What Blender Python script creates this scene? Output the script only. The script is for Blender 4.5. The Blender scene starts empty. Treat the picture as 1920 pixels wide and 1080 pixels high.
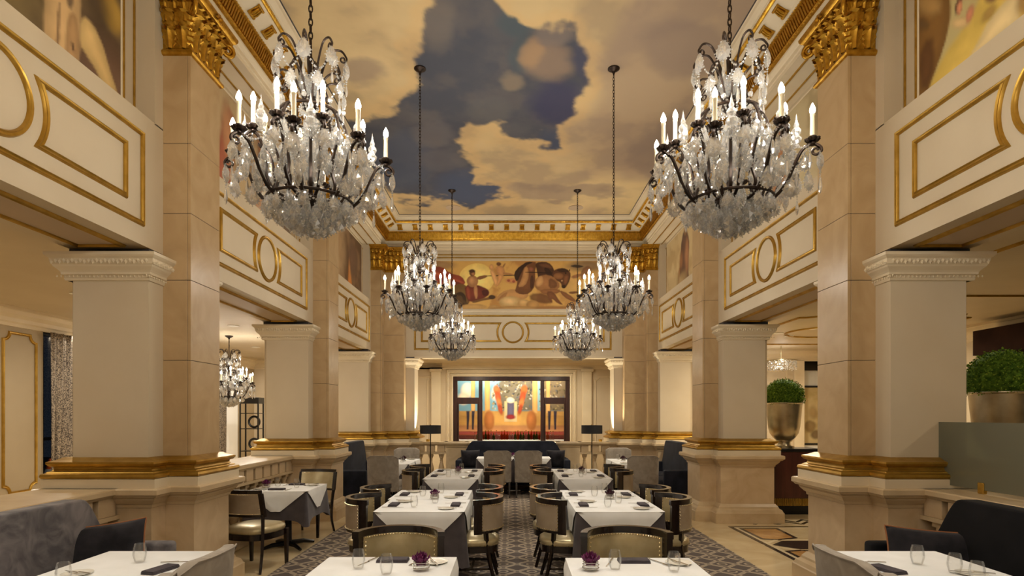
import bpy, bmesh, math, random
import numpy as np
from mathutils import Vector, Matrix
random.seed(7)
R = math.radians
sc = bpy.context.scene
COL = sc.collection

# ---------------------------------------------------------------- camera, world, exposure
CX, H, F, VX, VY = -0.075, 1.65, 1100.0, 958.0, 778.0
cam = bpy.data.objects.new('camera', bpy.data.cameras.new('camera'))
COL.objects.link(cam)
cam.location = (CX, 0, H)
cam.rotation_euler = (R(90), 0, 0)
cam.data.sensor_width = 36
cam.data.lens = 36 * F / 1920
cam.data.shift_x = (960 - VX) / 1920
cam.data.shift_y = (VY - 540) / 1920
cam.data.clip_start = 0.05
sc.camera = cam
w = bpy.data.worlds.new('world'); sc.world = w
w.use_nodes = True
w.node_tree.nodes['Background'].inputs[0].default_value = (0.03, 0.04, 0.06, 1)
w.node_tree.nodes['Background'].inputs[1].default_value = 0.3
sc.view_settings.view_transform = 'Standard'
sc.view_settings.look = 'None'
sc.view_settings.gamma = 1
sc.view_settings.use_curve_mapping = False
sc.view_settings.exposure = -0.1
sc.cycles.caustics_reflective = False
sc.cycles.caustics_refractive = False
sc.cycles.sample_clamp_indirect = 4
sc.cycles.max_bounces = 8
sc.cycles.diffuse_bounces = 4
sc.cycles.transparent_max_bounces = 16
LIGHT_C = (1.0, 0.95, 0.86)

def px(x, y, Y):
    "world point seen at photo pixel (x, y) at depth Y"
    return Vector(((x - VX) * Y / F + CX, Y, H + (VY - y) * Y / F))

# ---------------------------------------------------------------- lights of the room
def add_light(kind, name, loc, power, color=LIGHT_C, size=0.1, parent=None, rot=(0, 0, 0), spot=None, blend=0.5, size_y=None):
    d = bpy.data.lights.new(name, kind)
    d.energy = power; d.color = color
    if kind == 'AREA':
        d.size = size
        if size_y:
            d.shape = 'RECTANGLE'; d.size_y = size_y
        else:
            d.shape = 'DISK'
    else:
        d.shadow_soft_size = size
    if spot:
        d.spot_size = R(spot); d.spot_blend = blend
    o = bpy.data.objects.new(name, d)
    COL.objects.link(o); o.location = loc; o.rotation_euler = rot
    if parent: o.parent = parent
    return o
CANDLE_W = 8.5
# downlights of the painted ceiling (their fittings are built further down); the last four are added fill, out of view
DOWNLIGHTS = [(-1.3, 12.45), (1.3, 12.45), (-0.95, 5.75), (0.95, 5.75), (-1.0, 2.4), (1.0, 2.4), (-2.2, 2.6), (2.2, 2.6), (-1.0, -.6), (1.0, -.6), (-2.2, .6), (2.2, .6)]
for (x, y) in DOWNLIGHTS:
    add_light('SPOT', 'downlight_lamp', (x, y, 6.0), 300 if y > 5 else 225, (1.0, 0.94, 0.84), 0.06, spot=58, blend=0.9)
# recessed lights of the aisle ceilings (fittings built further down)
AISLE_R = [(4.98, 11.1), (5.37, 11.5), (5.34, 10.5), (5.2, 7.2), (5.6, 4.0)]
AISLE_L = [(-5.6, 4.5), (-5.6, 7.5), (-5.9, 13.4), (-5.0, 14.9), (-4.9, 10.2)]
for (x, y) in AISLE_R:
    add_light('AREA', 'aisle_lamp', (x, y, 3.17), 55 if y > 8 else 26, (1.0, 0.88, 0.68), 0.16)
for (x, y) in AISLE_L:
    add_light('AREA', 'aisle_lamp', (x, y, 3.17), 50 if y > 8 else 42, (1.0, 0.92, 0.78), 0.16)
for x in (-1.1, 1.1):
    add_light('AREA', 'lobby_lamp', (x, 15.2, 3.05), 40, (1.0, 0.9, 0.7), 0.16)

# ---------------------------------------------------------------- helpers
def s2l(c):
    out = []
    for v in c:
        v = v / 255.0
        out.append(v / 12.92 if v <= 0.04045 else ((v + 0.055) / 1.055) ** 2.4)
    return tuple(out)

def cat(pts, n=6, closed=False):
    "catmull-rom spline through points"
    P = [Vector(p) for p in pts]
    out = []
    N = len(P)
    rng = range(N) if closed else range(N - 1)
    for i in rng:
        p1, p2 = P[i], P[(i + 1) % N]
        p0 = P[(i - 1) % N] if (closed or i > 0) else p1 * 2 - p2
        p3 = P[(i + 2) % N] if (closed or i + 2 < N) else p2 * 2 - p1
        for k in range(n):
            t = k / n
            out.append(0.5 * ((2 * p1) + (p2 - p0) * t + (2 * p0 - 5 * p1 + 4 * p2 - p3) * t * t + (3 * p1 - p0 - 3 * p2 + p3) * t ** 3))
    if not closed: out.append(P[-1])
    return out

class MB:
    def __init__(s): s.v = []; s.f = []
    def add(s, vs, fs):
        b = len(s.v)
        s.v += [tuple(p) for p in vs]
        s.f += [tuple(i + b for i in f) for f in fs]
        return s
    def box(s, x0, x1, y0, y1, z0, z1):
        if x0 > x1: x0, x1 = x1, x0
        if y0 > y1: y0, y1 = y1, y0
        if z0 > z1: z0, z1 = z1, z0
        return s.add([(x0, y0, z0), (x1, y0, z0), (x1, y1, z0), (x0, y1, z0), (x0, y0, z1), (x1, y0, z1), (x1, y1, z1), (x0, y1, z1)],
                     [(0, 3, 2, 1), (4, 5, 6, 7), (0, 1, 5, 4), (1, 2, 6, 5), (2, 3, 7, 6), (3, 0, 4, 7)])
    def hexa(s, a, b):
        "two quads (bottom a, top b), each 4 points CCW seen from above"
        return s.add(list(a) + list(b), [(0, 3, 2, 1), (4, 5, 6, 7), (0, 1, 5, 4), (1, 2, 6, 5), (2, 3, 7, 6), (3, 0, 4, 7)])
    def lathe(s, prof, c=(0, 0, 0), n=16, a0=0.0, sx=1.0, sy=1.0):
        vs = []; fs = []
        for (r, z) in prof:
            for k in range(n):
                a = a0 + 2 * math.pi * k / n
                vs.append((c[0] + r * sx * math.cos(a), c[1] + r * sy * math.sin(a), c[2] + z))
        m = len(prof)
        for j in range(m - 1):
            for k in range(n):
                k2 = (k + 1) % n
                fs.append((j * n + k, j * n + k2, (j + 1) * n + k2, (j + 1) * n + k))
        if prof[0][0] > 1e-6: fs.append(tuple(range(n - 1, -1, -1)))
        if prof[-1][0] > 1e-6: fs.append(tuple((m - 1) * n + k for k in range(n)))
        return s.add(vs, fs)
    def tube(s, pts, r, n=6, closed=False, flat=1.0):
        P = [Vector(p) for p in pts]; N = len(P)
        rr = r if isinstance(r, (list, tuple)) else [r] * N
        vs = []; fs = []
        up = None
        for i in range(N):
            if closed: t = P[(i + 1) % N] - P[i - 1]
            else: t = P[min(i + 1, N - 1)] - P[max(i - 1, 0)]
            if t.length < 1e-9: t = Vector((0, 0, 1))
            t.normalize()
            if up is None:
                up = Vector((0, 0, 1)) if abs(t.z) < 0.9 else Vector((0, 1, 0))
            u = (up - t * up.dot(t))
            if u.length < 1e-6: u = t.orthogonal()
            u.normalize(); up = u
            v = t.cross(u)
            for k in range(n):
                a = 2 * math.pi * k / n
                vs.append(P[i] + u * (rr[i] * math.cos(a)) + v * (rr[i] * flat * math.sin(a)))
        for i in range(N if closed else N - 1):
            j = (i + 1) % N
            for k in range(n):
                k2 = (k + 1) % n
                fs.append((i * n + k, i * n + k2, j * n + k2, j * n + k))
        if not closed:
            fs.append(tuple(range(n - 1, -1, -1))); fs.append(tuple((N - 1) * n + k for k in range(n)))
        return s.add(vs, fs)
    def sweep(s, path, prof, mp, closed=True, pclosed=False):
        "mitred sweep: path 2d, prof [(offset to the right, height)], mp(x, y, h)"
        N = len(path); vs = []; fs = []
        P = [Vector(p) for p in path]
        for i in range(N):
            if closed or 0 < i < N - 1:
                d0 = (P[i] - P[i - 1]).normalized(); d1 = (P[(i + 1) % N] - P[i]).normalized()
            elif i == 0: d0 = d1 = (P[1] - P[0]).normalized()
            else: d0 = d1 = (P[i] - P[i - 1]).normalized()
            n0 = Vector((d0.y, -d0.x)); n1 = Vector((d1.y, -d1.x))
            m = n0 + n1
            m = m / max(m.dot(n0), 0.15)
            for (u, h) in prof:
                q = P[i] + m * u
                vs.append(mp(q.x, q.y, h))
        M = len(prof)
        for i in range(N if closed else N - 1):
            j = (i + 1) % N
            for k in range(M if pclosed else M - 1):
                k2 = (k + 1) % M
                fs.append((i * M + k, j * M + k, j * M + k2, i * M + k2))
        if not closed and pclosed:
            fs.append(tuple(range(M - 1, -1, -1))); fs.append(tuple((N - 1) * M + k for k in range(M)))
        return s.add(vs, fs)
    def prism(s, poly, mp, h0, h1):
        N = len(poly)
        vs = [mp(x, y, h0) for x, y in poly] + [mp(x, y, h1) for x, y in poly]
        fs = [tuple(range(N - 1, -1, -1)), tuple(range(N, 2 * N))] + [(i, (i + 1) % N, N + (i + 1) % N, N + i) for i in range(N)]
        return s.add(vs, fs)
    def grid(s, rows, wrap=False):
        "rows of points, all the same length"
        m = len(rows[0]); vs = [p for r in rows for p in r]; fs = []
        for j in range(len(rows) - 1):
            for k in range(m if wrap else m - 1):
                k2 = (k + 1) % m
                fs.append((j * m + k, j * m + k2, (j + 1) * m + k2, (j + 1) * m + k))
        return s.add(vs, fs)
    def octa(s, c, r, rz=None):
        rz = rz or r; x, y, z = c
        return s.add([(x + r, y, z), (x, y + r, z), (x - r, y, z), (x, y - r, z), (x, y, z + rz), (x, y, z - rz)],
                     [(0, 1, 4), (1, 2, 4), (2, 3, 4), (3, 0, 4), (1, 0, 5), (2, 1, 5), (3, 2, 5), (0, 3, 5)])
    def mesh(s, name, mat, smooth=False, bevel=0, seg=2, recalc=True, angle=35):
        me = bpy.data.meshes.new(name)
        me.from_pydata(s.v, [], s.f)
        if bevel or recalc:
            bm = bmesh.new(); bm.from_mesh(me)
            if recalc: bmesh.ops.recalc_face_normals(bm, faces=bm.faces)
            if bevel:
                es = [e for e in bm.edges if len(e.link_faces) == 2 and e.calc_face_angle(0) > R(30)]
                bmesh.ops.bevel(bm, geom=es, offset=bevel, segments=seg, profile=0.5, affect='EDGES', clamp_overlap=True)
            bm.to_mesh(me); bm.free()
        if smooth:
            me.polygons.foreach_set('use_smooth', [True] * len(me.polygons))
            me.set_sharp_from_angle(angle=R(angle))
        me.materials.append(mat)
        me.update()
        return me

def put(name, me, parent=None, loc=(0, 0, 0), rot=(0, 0, 0), scale=(1, 1, 1)):
    o = bpy.data.objects.new(name, me)
    COL.objects.link(o)
    if parent is not None: o.parent = parent
    o.location = loc; o.rotation_euler = rot; o.scale = scale
    return o
def tag(o, label=None, category=None, group=None, kind=None):
    if label: o['label'] = label
    if category: o['category'] = category
    if group: o['group'] = group
    if kind: o['kind'] = kind
    return o
def thing(name, label, category, loc=(0, 0, 0), rz=0.0, group=None, kind=None):
    return tag(put(name, None, None, loc, (0, 0, rz)), label, category, group, kind)
def copy_tree(o, parent=None):
    c = o.copy(); COL.objects.link(c); c.parent = parent
    for ch in o.children: copy_tree(ch, c)
    return c
def stuff(o): o['kind'] = 'stuff'; return o

# ---------------------------------------------------------------- materials
def node_mat(name):
    m = bpy.data.materials.new(name); m.use_nodes = True
    nt = m.node_tree
    return m, nt, nt.nodes['Principled BSDF']
def mk(name, c1, c2=None, rough=0.5, metal=0.0, scale=6.0, detail=4.0, distort=0.0, bump=0.0, bscale=40.0, spec=0.5, sheen=0.0,
       trans=0.0, ior=1.45, coat=0.0, lo=0.35, hi=0.65, stretch=None, rvar=0.0):
    m, nt, p = node_mat(name)
    N, L = nt.nodes, nt.links
    p.inputs['Roughness'].default_value = rough
    p.inputs['Metallic'].default_value = metal
    p.inputs['Specular IOR Level'].default_value = spec
    p.inputs['IOR'].default_value = ior
    p.inputs['Transmission Weight'].default_value = trans
    p.inputs['Coat Weight'].default_value = coat
    p.inputs['Sheen Weight'].default_value = sheen
    p.inputs['Base Color'].default_value = (*s2l(c1), 1)
    if c2 or bump:
        tc = N.new('ShaderNodeTexCoord')
        mp = N.new('ShaderNodeMapping'); L.new(tc.outputs['Object'], mp.inputs[0])
        if stretch: mp.inputs['Scale'].default_value = stretch
    if c2:
        nz = N.new('ShaderNodeTexNoise'); L.new(mp.outputs[0], nz.inputs['Vector'])
        nz.inputs['Scale'].default_value = scale; nz.inputs['Detail'].default_value = detail; nz.inputs['Distortion'].default_value = distort
        cr = N.new('ShaderNodeValToRGB'); L.new(nz.outputs['Fac'], cr.inputs[0])
        cr.color_ramp.elements[0].position = lo; cr.color_ramp.elements[1].position = hi
        cr.color_ramp.elements[0].color = (*s2l(c1), 1); cr.color_ramp.elements[1].color = (*s2l(c2), 1)
        L.new(cr.outputs[0], p.inputs['Base Color'])
        if rvar:
            mr = N.new('ShaderNodeMapRange'); L.new(nz.outputs['Fac'], mr.inputs[0])
            mr.inputs[3].default_value = rough - rvar; mr.inputs[4].default_value = rough + rvar
            L.new(mr.outputs[0], p.inputs['Roughness'])
    if bump:
        n2 = N.new('ShaderNodeTexNoise'); L.new(mp.outputs[0], n2.inputs['Vector'])
        n2.inputs['Scale'].default_value = bscale; n2.inputs['Detail'].default_value = 3
        b = N.new('ShaderNodeBump'); b.inputs['Strength'].default_value = bump; b.inputs['Distance'].default_value = 0.01
        L.new(n2.outputs['Fac'], b.inputs['Height']); L.new(b.outputs[0], p.inputs['Normal'])
    return m
def emit(name, c, strength):
    m, nt, p = node_mat(name)
    p.inputs['Base Color'].default_value = (*c, 1)
    p.inputs['Emission Color'].default_value = (*c, 1)
    p.inputs['Emission Strength'].default_value = strength
    return m
def vcol(name, rough=0.6, nscale=0.0, spec=0.3):
    m, nt, p = node_mat(name)
    a = nt.nodes.new('ShaderNodeAttribute'); a.attribute_name = 'paint'
    nt.links.new(a.outputs['Color'], p.inputs['Base Color'])
    p.inputs['Roughness'].default_value = rough
    p.inputs['Specular IOR Level'].default_value = spec
    return m
def crystal(name, tint, ior=1.5, clear=0.35, rough=0.0, milk=0.0, mirror=0.0):
    m, nt, p = node_mat(name)
    N, L = nt.nodes, nt.links
    g = N.new('ShaderNodeBsdfGlass'); g.inputs['Color'].default_value = (*tint, 1); g.inputs['IOR'].default_value = ior
    g.inputs['Roughness'].default_value = rough
    t = N.new('ShaderNodeBsdfTransparent'); t.inputs['Color'].default_value = (*tint, 1)
    mx = N.new('ShaderNodeMixShader'); mx.inputs[0].default_value = clear
    L.new(g.outputs[0], mx.inputs[1]); L.new(t.outputs[0], mx.inputs[2])
    if mirror:
        gl = N.new('ShaderNodeBsdfGlossy'); gl.inputs['Roughness'].default_value = 0.08
        m3 = N.new('ShaderNodeMixShader'); m3.inputs[0].default_value = mirror
        L.new(mx.outputs[0], m3.inputs[1]); L.new(gl.outputs[0], m3.inputs[2]); mx = m3
    if milk:
        tr = N.new('ShaderNodeBsdfTranslucent'); tr.inputs['Color'].default_value = (*tint, 1)
        df = N.new('ShaderNodeBsdfDiffuse'); df.inputs['Color'].default_value = (*tint, 1)
        a = N.new('ShaderNodeAddShader'); L.new(tr.outputs[0], a.inputs[0]); L.new(df.outputs[0], a.inputs[1])
        m2 = N.new('ShaderNodeMixShader'); m2.inputs[0].default_value = milk
        L.new(mx.outputs[0], m2.inputs[1]); L.new(a.outputs[0], m2.inputs[2]); mx = m2
    L.new(mx.outputs[0], N['Material Output'].inputs['Surface'])
    return m
def thin_glass(name, tint, base=0.035):
    "thin pane: transparent with fresnel reflection"
    m, nt, p = node_mat(name)
    N, L = nt.nodes, nt.links
    t = N.new('ShaderNodeBsdfTransparent'); t.inputs['Color'].default_value = (*tint, 1)
    g = N.new('ShaderNodeBsdfGlossy'); g.inputs['Roughness'].default_value = 0.02
    lw = N.new('ShaderNodeLayerWeight'); lw.inputs['Blend'].default_value = 0.25
    mr = N.new('ShaderNodeMapRange'); mr.inputs[3].default_value = base; mr.inputs[4].default_value = 0.34
    L.new(lw.outputs['Fresnel'], mr.inputs[0])
    mx = N.new('ShaderNodeMixShader'); L.new(mr.outputs[0], mx.inputs[0])
    L.new(t.outputs[0], mx.inputs[1]); L.new(g.outputs[0], mx.inputs[2])
    L.new(mx.outputs[0], N['Material Output'].inputs['Surface'])
    return m

M = {}
M['plaster'] = mk('plaster', (206, 190, 162), (200, 183, 154), rough=0.55, scale=1.5, bump=0.03, bscale=60, spec=0.3)
M['trimwhite'] = mk('trim_white', (222, 206, 176), (214, 197, 166), rough=0.5, scale=2, spec=0.3)
M['recess'] = mk('recess_paint', (198, 181, 152), (192, 174, 145), rough=0.55, scale=1.5, spec=0.3)
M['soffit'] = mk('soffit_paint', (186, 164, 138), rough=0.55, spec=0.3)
M['darkgap'] = mk('dark_reveal', (66, 64, 66), rough=0.4)
M['gold'] = mk('gold_leaf', (206, 160, 62), (170, 124, 34), rough=0.34, metal=0.92, scale=18, bump=0.06, bscale=90, rvar=0.08)
M['goldpaint'] = mk('gold_paint', (190, 150, 66), (164, 126, 46), rough=0.38, metal=0.75, scale=9, rvar=0.06)
M['marble'] = mk('cream_marble', (206, 184, 148), (186, 160, 122), rough=0.3, scale=2.2, detail=9, distort=1.6, lo=0.3, hi=0.75, spec=0.4)
M['marble2'] = mk('tan_marble', (210, 186, 150), (190, 163, 126), rough=0.32, scale=2.6, detail=9, distort=2.0, lo=0.3, hi=0.75, spec=0.4)
M['pilaster'] = mk('pilaster_marble', (192, 164, 124), (174, 145, 104), rough=0.34, scale=2.4, detail=9, distort=1.8, lo=0.3, hi=0.75, spec=0.35)
M['floor'] = mk('floor_marble', (220, 200, 160), (200, 176, 132), rough=0.12, scale=1.8, detail=9, distort=1.5, lo=0.3, hi=0.75, spec=0.5)
M['inlay'] = mk('black_marble', (40, 34, 30), (62, 52, 44), rough=0.15, scale=9, detail=8, distort=1.0)
M['inlaytan'] = mk('ochre_marble', (206, 160, 96), (176, 130, 76), rough=0.15, scale=4, detail=8, distort=1.0)
M['inlaycream'] = mk('pale_marble', (232, 216, 180), (220, 200, 160), rough=0.15, scale=4, detail=8, distort=1.0)
M['iron'] = mk('bronze_iron', (58, 44, 34), (38, 29, 23), rough=0.42, metal=0.7, scale=30)
M['wax'] = mk('ivory_candle', (240, 226, 190), rough=0.45, spec=0.3)
M['bulb'] = emit('bulb', (1.0, 0.90, 0.72), 45)
M['crystal'] = crystal('crystal', (1, 0.99, 0.96), 1.6, 0.27, 0.0, 0.085, 0.3)
M['glass'] = thin_glass('drinking_glass', (0.995, 0.995, 0.99))
M['wood'] = mk('espresso_wood', (36, 25, 20), (22, 15, 12), rough=0.24, scale=12, stretch=(1, 1, 0.15), coat=0.3)
M['leather'] = mk('gold_leather', (196, 182, 144), (180, 164, 126), rough=0.3, metal=0.42, scale=8, bump=0.05, bscale=150, spec=0.5)
M['leatherback'] = mk('taupe_leather', (168, 152, 130), (154, 138, 116), rough=0.42, metal=0.1, scale=8, bump=0.06, bscale=150)
M['nail'] = mk('brass_nail', (246, 234, 196), rough=0.25, metal=1.0)
M['linen'] = mk('white_linen', (238, 238, 236), (230, 230, 227), rough=0.75, scale=5, bump=0.04, bscale=200, spec=0.2, sheen=0.1)
M['greycloth'] = mk('charcoal_linen', (84, 78, 80), (70, 65, 68), rough=0.8, scale=6, bump=0.08, bscale=250, spec=0.2, sheen=0.2)
M['napkin'] = mk('napkin_linen', (82, 76, 80), (68, 63, 67), rough=0.8, scale=20, spec=0.2)
M['velvet'] = mk('grey_velvet', (158, 148, 134), (138, 128, 116), rough=0.75, scale=9, detail=8, distort=1.0, spec=0.15, sheen=0.12)
M['sofa'] = mk('slate_velvet', (124, 118, 118), (78, 75, 78), rough=0.7, scale=5, detail=9, distort=1.5, spec=0.15, sheen=0.15)
M['navy'] = mk('navy_velvet', (40, 42, 52), (28, 30, 38), rough=0.75, scale=5, detail=6, spec=0.12, sheen=0.06)
M['blackvelvet'] = mk('black_velvet', (24, 23, 26), (16, 16, 18), rough=0.75, scale=5, detail=6, spec=0.1, sheen=0.05)
M['pillow'] = mk('dark_velvet', (48, 46, 50), (32, 31, 35), rough=0.75, scale=8, detail=6, spec=0.12, sheen=0.1)
M['piping'] = mk('copper_piping', (150, 98, 62), rough=0.6)
M['porcelain'] = mk('porcelain', (236, 232, 220), rough=0.15, spec=0.6)
M['steel'] = mk('cutlery_steel', (200, 196, 188), rough=0.18, metal=1.0)
M['petal'] = mk('purple_petal', (112, 26, 88), (66, 12, 52), rough=0.6, scale=30)
M['petal2'] = mk('plum_petal', (70, 16, 34), (40, 8, 22), rough=0.6, scale=30)
M['silver'] = mk('silver_leaf', (196, 182, 150), (160, 146, 118), rough=0.33, metal=0.9, scale=4, detail=8, rvar=0.06)
M['leaf'] = mk('boxwood_leaf', (92, 120, 38), (48, 74, 20), rough=0.85, scale=25, spec=0.1)
M['leaf2'] = mk('boxwood_leaf_light', (136, 160, 58), (88, 118, 36), rough=0.85, scale=25, spec=0.1)
M['mahogany'] = mk('mahogany', (86, 44, 34), (58, 28, 22), rough=0.35, scale=8, stretch=(1, 1, 0.12), coat=0.2)
M['black'] = mk('black_lacquer', (20, 18, 18), rough=0.3)
M['shade'] = mk('black_shade', (24, 24, 26), rough=0.7)
M['brown'] = mk('dark_brown', (50, 32, 24), (40, 25, 19), rough=0.9, scale=3, spec=0.1)
M['dimaislepaint'] = mk('dim_aisle_paint', (172, 154, 124), (166, 148, 118), rough=0.6, scale=1.5, spec=0.25)  # grey-beige recess paint, darkened in colour to stand in for the dim aisle light
M['barwood'] = mk('bar_wood', (58, 30, 24), (40, 20, 16), rough=0.35, scale=10, stretch=(1, 1, 0.15))
M['red'] = mk('red_lacquer', (120, 34, 28), (90, 22, 20), rough=0.4, scale=4)
M['brass'] = mk('brass', (212, 176, 90), rough=0.25, metal=1.0)
M['white'] = mk('bright_white', (244, 242, 236), rough=0.6)
M['orange'] = mk('cone_orange', (226, 96, 36), rough=0.5)
M['asphalt'] = mk('asphalt', (48, 50, 54), (38, 40, 44), rough=0.8, scale=20)
M['paint'] = vcol('mural_paint', 0.55)
M['skypaint'] = vcol('ceiling_paint', 0.7)
M['lamp'] = emit('downlight_lens', (1.0, 0.88, 0.66), 22)
M['amber'] = crystal('amber_glass', (0.8, 0.45, 0.15), 1.45, 0.5)
M['green'] = crystal('green_glass', (0.35, 0.6, 0.3), 1.45, 0.5)
M['clearb'] = crystal('clear_glass', (0.95, 0.95, 0.95), 1.45, 0.5)

def frosted():
    m, nt, p = node_mat('frosted_glass')
    N, L = nt.nodes, nt.links
    t = N.new('ShaderNodeBsdfTransparent'); t.inputs['Color'].default_value = (0.62, 0.72, 0.62, 1)
    p.inputs['Base Color'].default_value = (*s2l((118, 116, 98)), 1)
    p.inputs['Roughness'].default_value = 0.25
    mx = N.new('ShaderNodeMixShader'); mx.inputs[0].default_value = 0.22
    L.new(p.outputs[0], mx.inputs[1]); L.new(t.outputs[0], mx.inputs[2])
    L.new(mx.outputs[0], N['Material Output'].inputs['Surface'])
    return m
M['frost'] = frosted()

def carpet_mat():
    m, nt, p = node_mat('trellis_carpet')
    N, L = nt.nodes, nt.links
    tc = N.new('ShaderNodeTexCoord')
    sep = N.new('ShaderNodeSeparateXYZ')
    nzw = N.new('ShaderNodeTexNoise'); nzw.inputs['Scale'].default_value = 30; nzw.inputs['Detail'].default_value = 1
    L.new(tc.outputs['Object'], nzw.inputs['Vector'])
    vadd = N.new('ShaderNodeMixRGB'); vadd.blend_type = 'ADD'; vadd.inputs[0].default_value = 0.012
    L.new(tc.outputs['Object'], vadd.inputs[1]); L.new(nzw.outputs['Color'], vadd.inputs[2])
    L.new(vadd.outputs[0], sep.inputs[0])
    def mth(op, a, b=None, c=None):
        n = N.new('ShaderNodeMath'); n.operation = op
        for i, v in enumerate((a, b, c)):
            if v is None: continue
            if isinstance(v, (int, float)): n.inputs[i].default_value = v
            else: L.new(v, n.inputs[i])
        return n.outputs[0]
    cell = 0.30
    u = mth('DIVIDE', sep.outputs[0], cell); v = mth('DIVIDE', sep.outputs[1], cell)
    def ring(ou, ov, rad, wd):
        a = mth('SUBTRACT', mth('FRACT', mth('ADD', u, ou)), 0.5)
        b = mth('SUBTRACT', mth('FRACT', mth('ADD', v, ov)), 0.5)
        d = mth('SQRT', mth('ADD', mth('MULTIPLY', a, a), mth('MULTIPLY', b, b)))
        # octagon-ish distance
        o = mth('MAXIMUM', mth('MAXIMUM', mth('ABSOLUTE', a), mth('ABSOLUTE', b)),
                mth('MULTIPLY', mth('ADD', mth('ABSOLUTE', a), mth('ABSOLUTE', b)), 0.7071))
        d = mth('ADD', mth('MULTIPLY', d, 0.4), mth('MULTIPLY', o, 0.6))
        return mth('LESS_THAN', mth('ABSOLUTE', mth('SUBTRACT', d, rad)), wd)
    r1 = ring(0, 0, 0.40, 0.042)
    r2 = ring(0.5, 0.5, 0.40, 0.042)
    r3 = ring(0, 0, 0.15, 0.035)
    r4 = ring(0.5, 0.5, 0.15, 0.0)
    mx = mth('MAXIMUM', mth('MAXIMUM', r1, r2), mth('MAXIMUM', r3, r4))
    cm = N.new('ShaderNodeMixRGB')
    cm.inputs[1].default_value = (*s2l((112, 102, 96)), 1); cm.inputs[2].default_value = (*s2l((186, 170, 148)), 1)
    L.new(mx, cm.inputs[0])
    nz = N.new('ShaderNodeTexNoise'); nz.inputs['Scale'].default_value = 160; nz.inputs['Detail'].default_value = 2
    L.new(tc.outputs['Object'], nz.inputs['Vector'])
    mul = N.new('ShaderNodeMixRGB'); mul.blend_type = 'MULTIPLY'; mul.inputs[0].default_value = 0.5
    L.new(cm.outputs[0], mul.inputs[1]); L.new(nz.outputs['Fac'], mul.inputs[2])
    L.new(mul.outputs[0], p.inputs['Base Color'])
    p.inputs['Roughness'].default_value = 0.95; p.inputs['Specular IOR Level'].default_value = 0.1
    b = N.new('ShaderNodeBump'); b.inputs['Strength'].default_value = 0.4; b.inputs['Distance'].default_value = 0.004
    L.new(nz.outputs['Fac'], b.inputs['Height']); L.new(b.outputs[0], p.inputs['Normal'])
    return m
M['carpet'] = carpet_mat()
def curtain_mat():
    m, nt, p = node_mat('silver_jacquard')
    N, L = nt.nodes, nt.links
    tc = N.new('ShaderNodeTexCoord')
    wv = N.new('ShaderNodeTexWave'); wv.inputs['Scale'].default_value = 9; wv.inputs['Distortion'].default_value = 14
    wv.inputs['Detail'].default_value = 3; wv.inputs['Detail Scale'].default_value = 3
    L.new(tc.outputs['Object'], wv.inputs['Vector'])
    cr = N.new('ShaderNodeValToRGB'); L.new(wv.outputs['Fac'], cr.inputs[0])
    cr.color_ramp.elements[0].color = (*s2l((70, 60, 52)), 1); cr.color_ramp.elements[1].color = (*s2l((176, 160, 138)), 1)
    L.new(cr.outputs[0], p.inputs['Base Color']); p.inputs['Roughness'].default_value = 0.45; p.inputs['Metallic'].default_value = 0.3
    return m
M['curtain'] = curtain_mat()

# ---------------------------------------------------------------- painting on a grid of vertices
def vnoise(x, y, seed=0):
    xi = np.floor(x).astype(np.int64); yi = np.floor(y).astype(np.int64)
    xf = x - xi; yf = y - yi
    def h(a, b):
        n = (a * 374761393 + b * 668265263 + seed * 974634177) & 0x7fffffff
        n = ((n ^ (n >> 13)) * 1274126177) & 0x7fffffff
        return ((n ^ (n >> 16)) & 0xffff) / 65535.0
    sx = xf * xf * (3 - 2 * xf); sy = yf * yf * (3 - 2 * yf)
    return (h(xi, yi) * (1 - sx) + h(xi + 1, yi) * sx) * (1 - sy) + (h(xi, yi + 1) * (1 - sx) + h(xi + 1, yi + 1) * sx) * sy
def fbm(x, y, oct=5, seed=0):
    t = 0; a = 0.5
    for k in range(oct):
        t = t + a * vnoise(x, y, seed + k); x = x * 2.03 + 3.1; y = y * 2.03 + 1.7; a *= 0.5
    return t
def smooth(e0, e1, x):
    t = np.clip((x - e0) / (e1 - e0), 0, 1); return t * t * (3 - 2 * t)
def sdf_poly(x, y, poly):
    "signed distance, negative inside"
    P = np.array(poly, float); d = np.full(x.shape, 1e9); ins = np.zeros(x.shape, bool)
    for i in range(len(P)):
        ax, ay = P[i - 1]; bx, by = P[i]
        ex, ey = bx - ax, by - ay
        t = np.clip(((x - ax) * ex + (y - ay) * ey) / (ex * ex + ey * ey + 1e-9), 0, 1)
        d = np.minimum(d, np.hypot(x - ax - t * ex, y - ay - t * ey))
        c = ((ay > y) != (by > y)) & (x < (bx - ax) * (y - ay) / (by - ay + 1e-12) + ax)
        ins ^= c
    return np.where(ins, -d, d)
def mixc(img, m, c):
    c = np.array(s2l(c)); return img * (1 - m[..., None]) + c * m[..., None]
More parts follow.
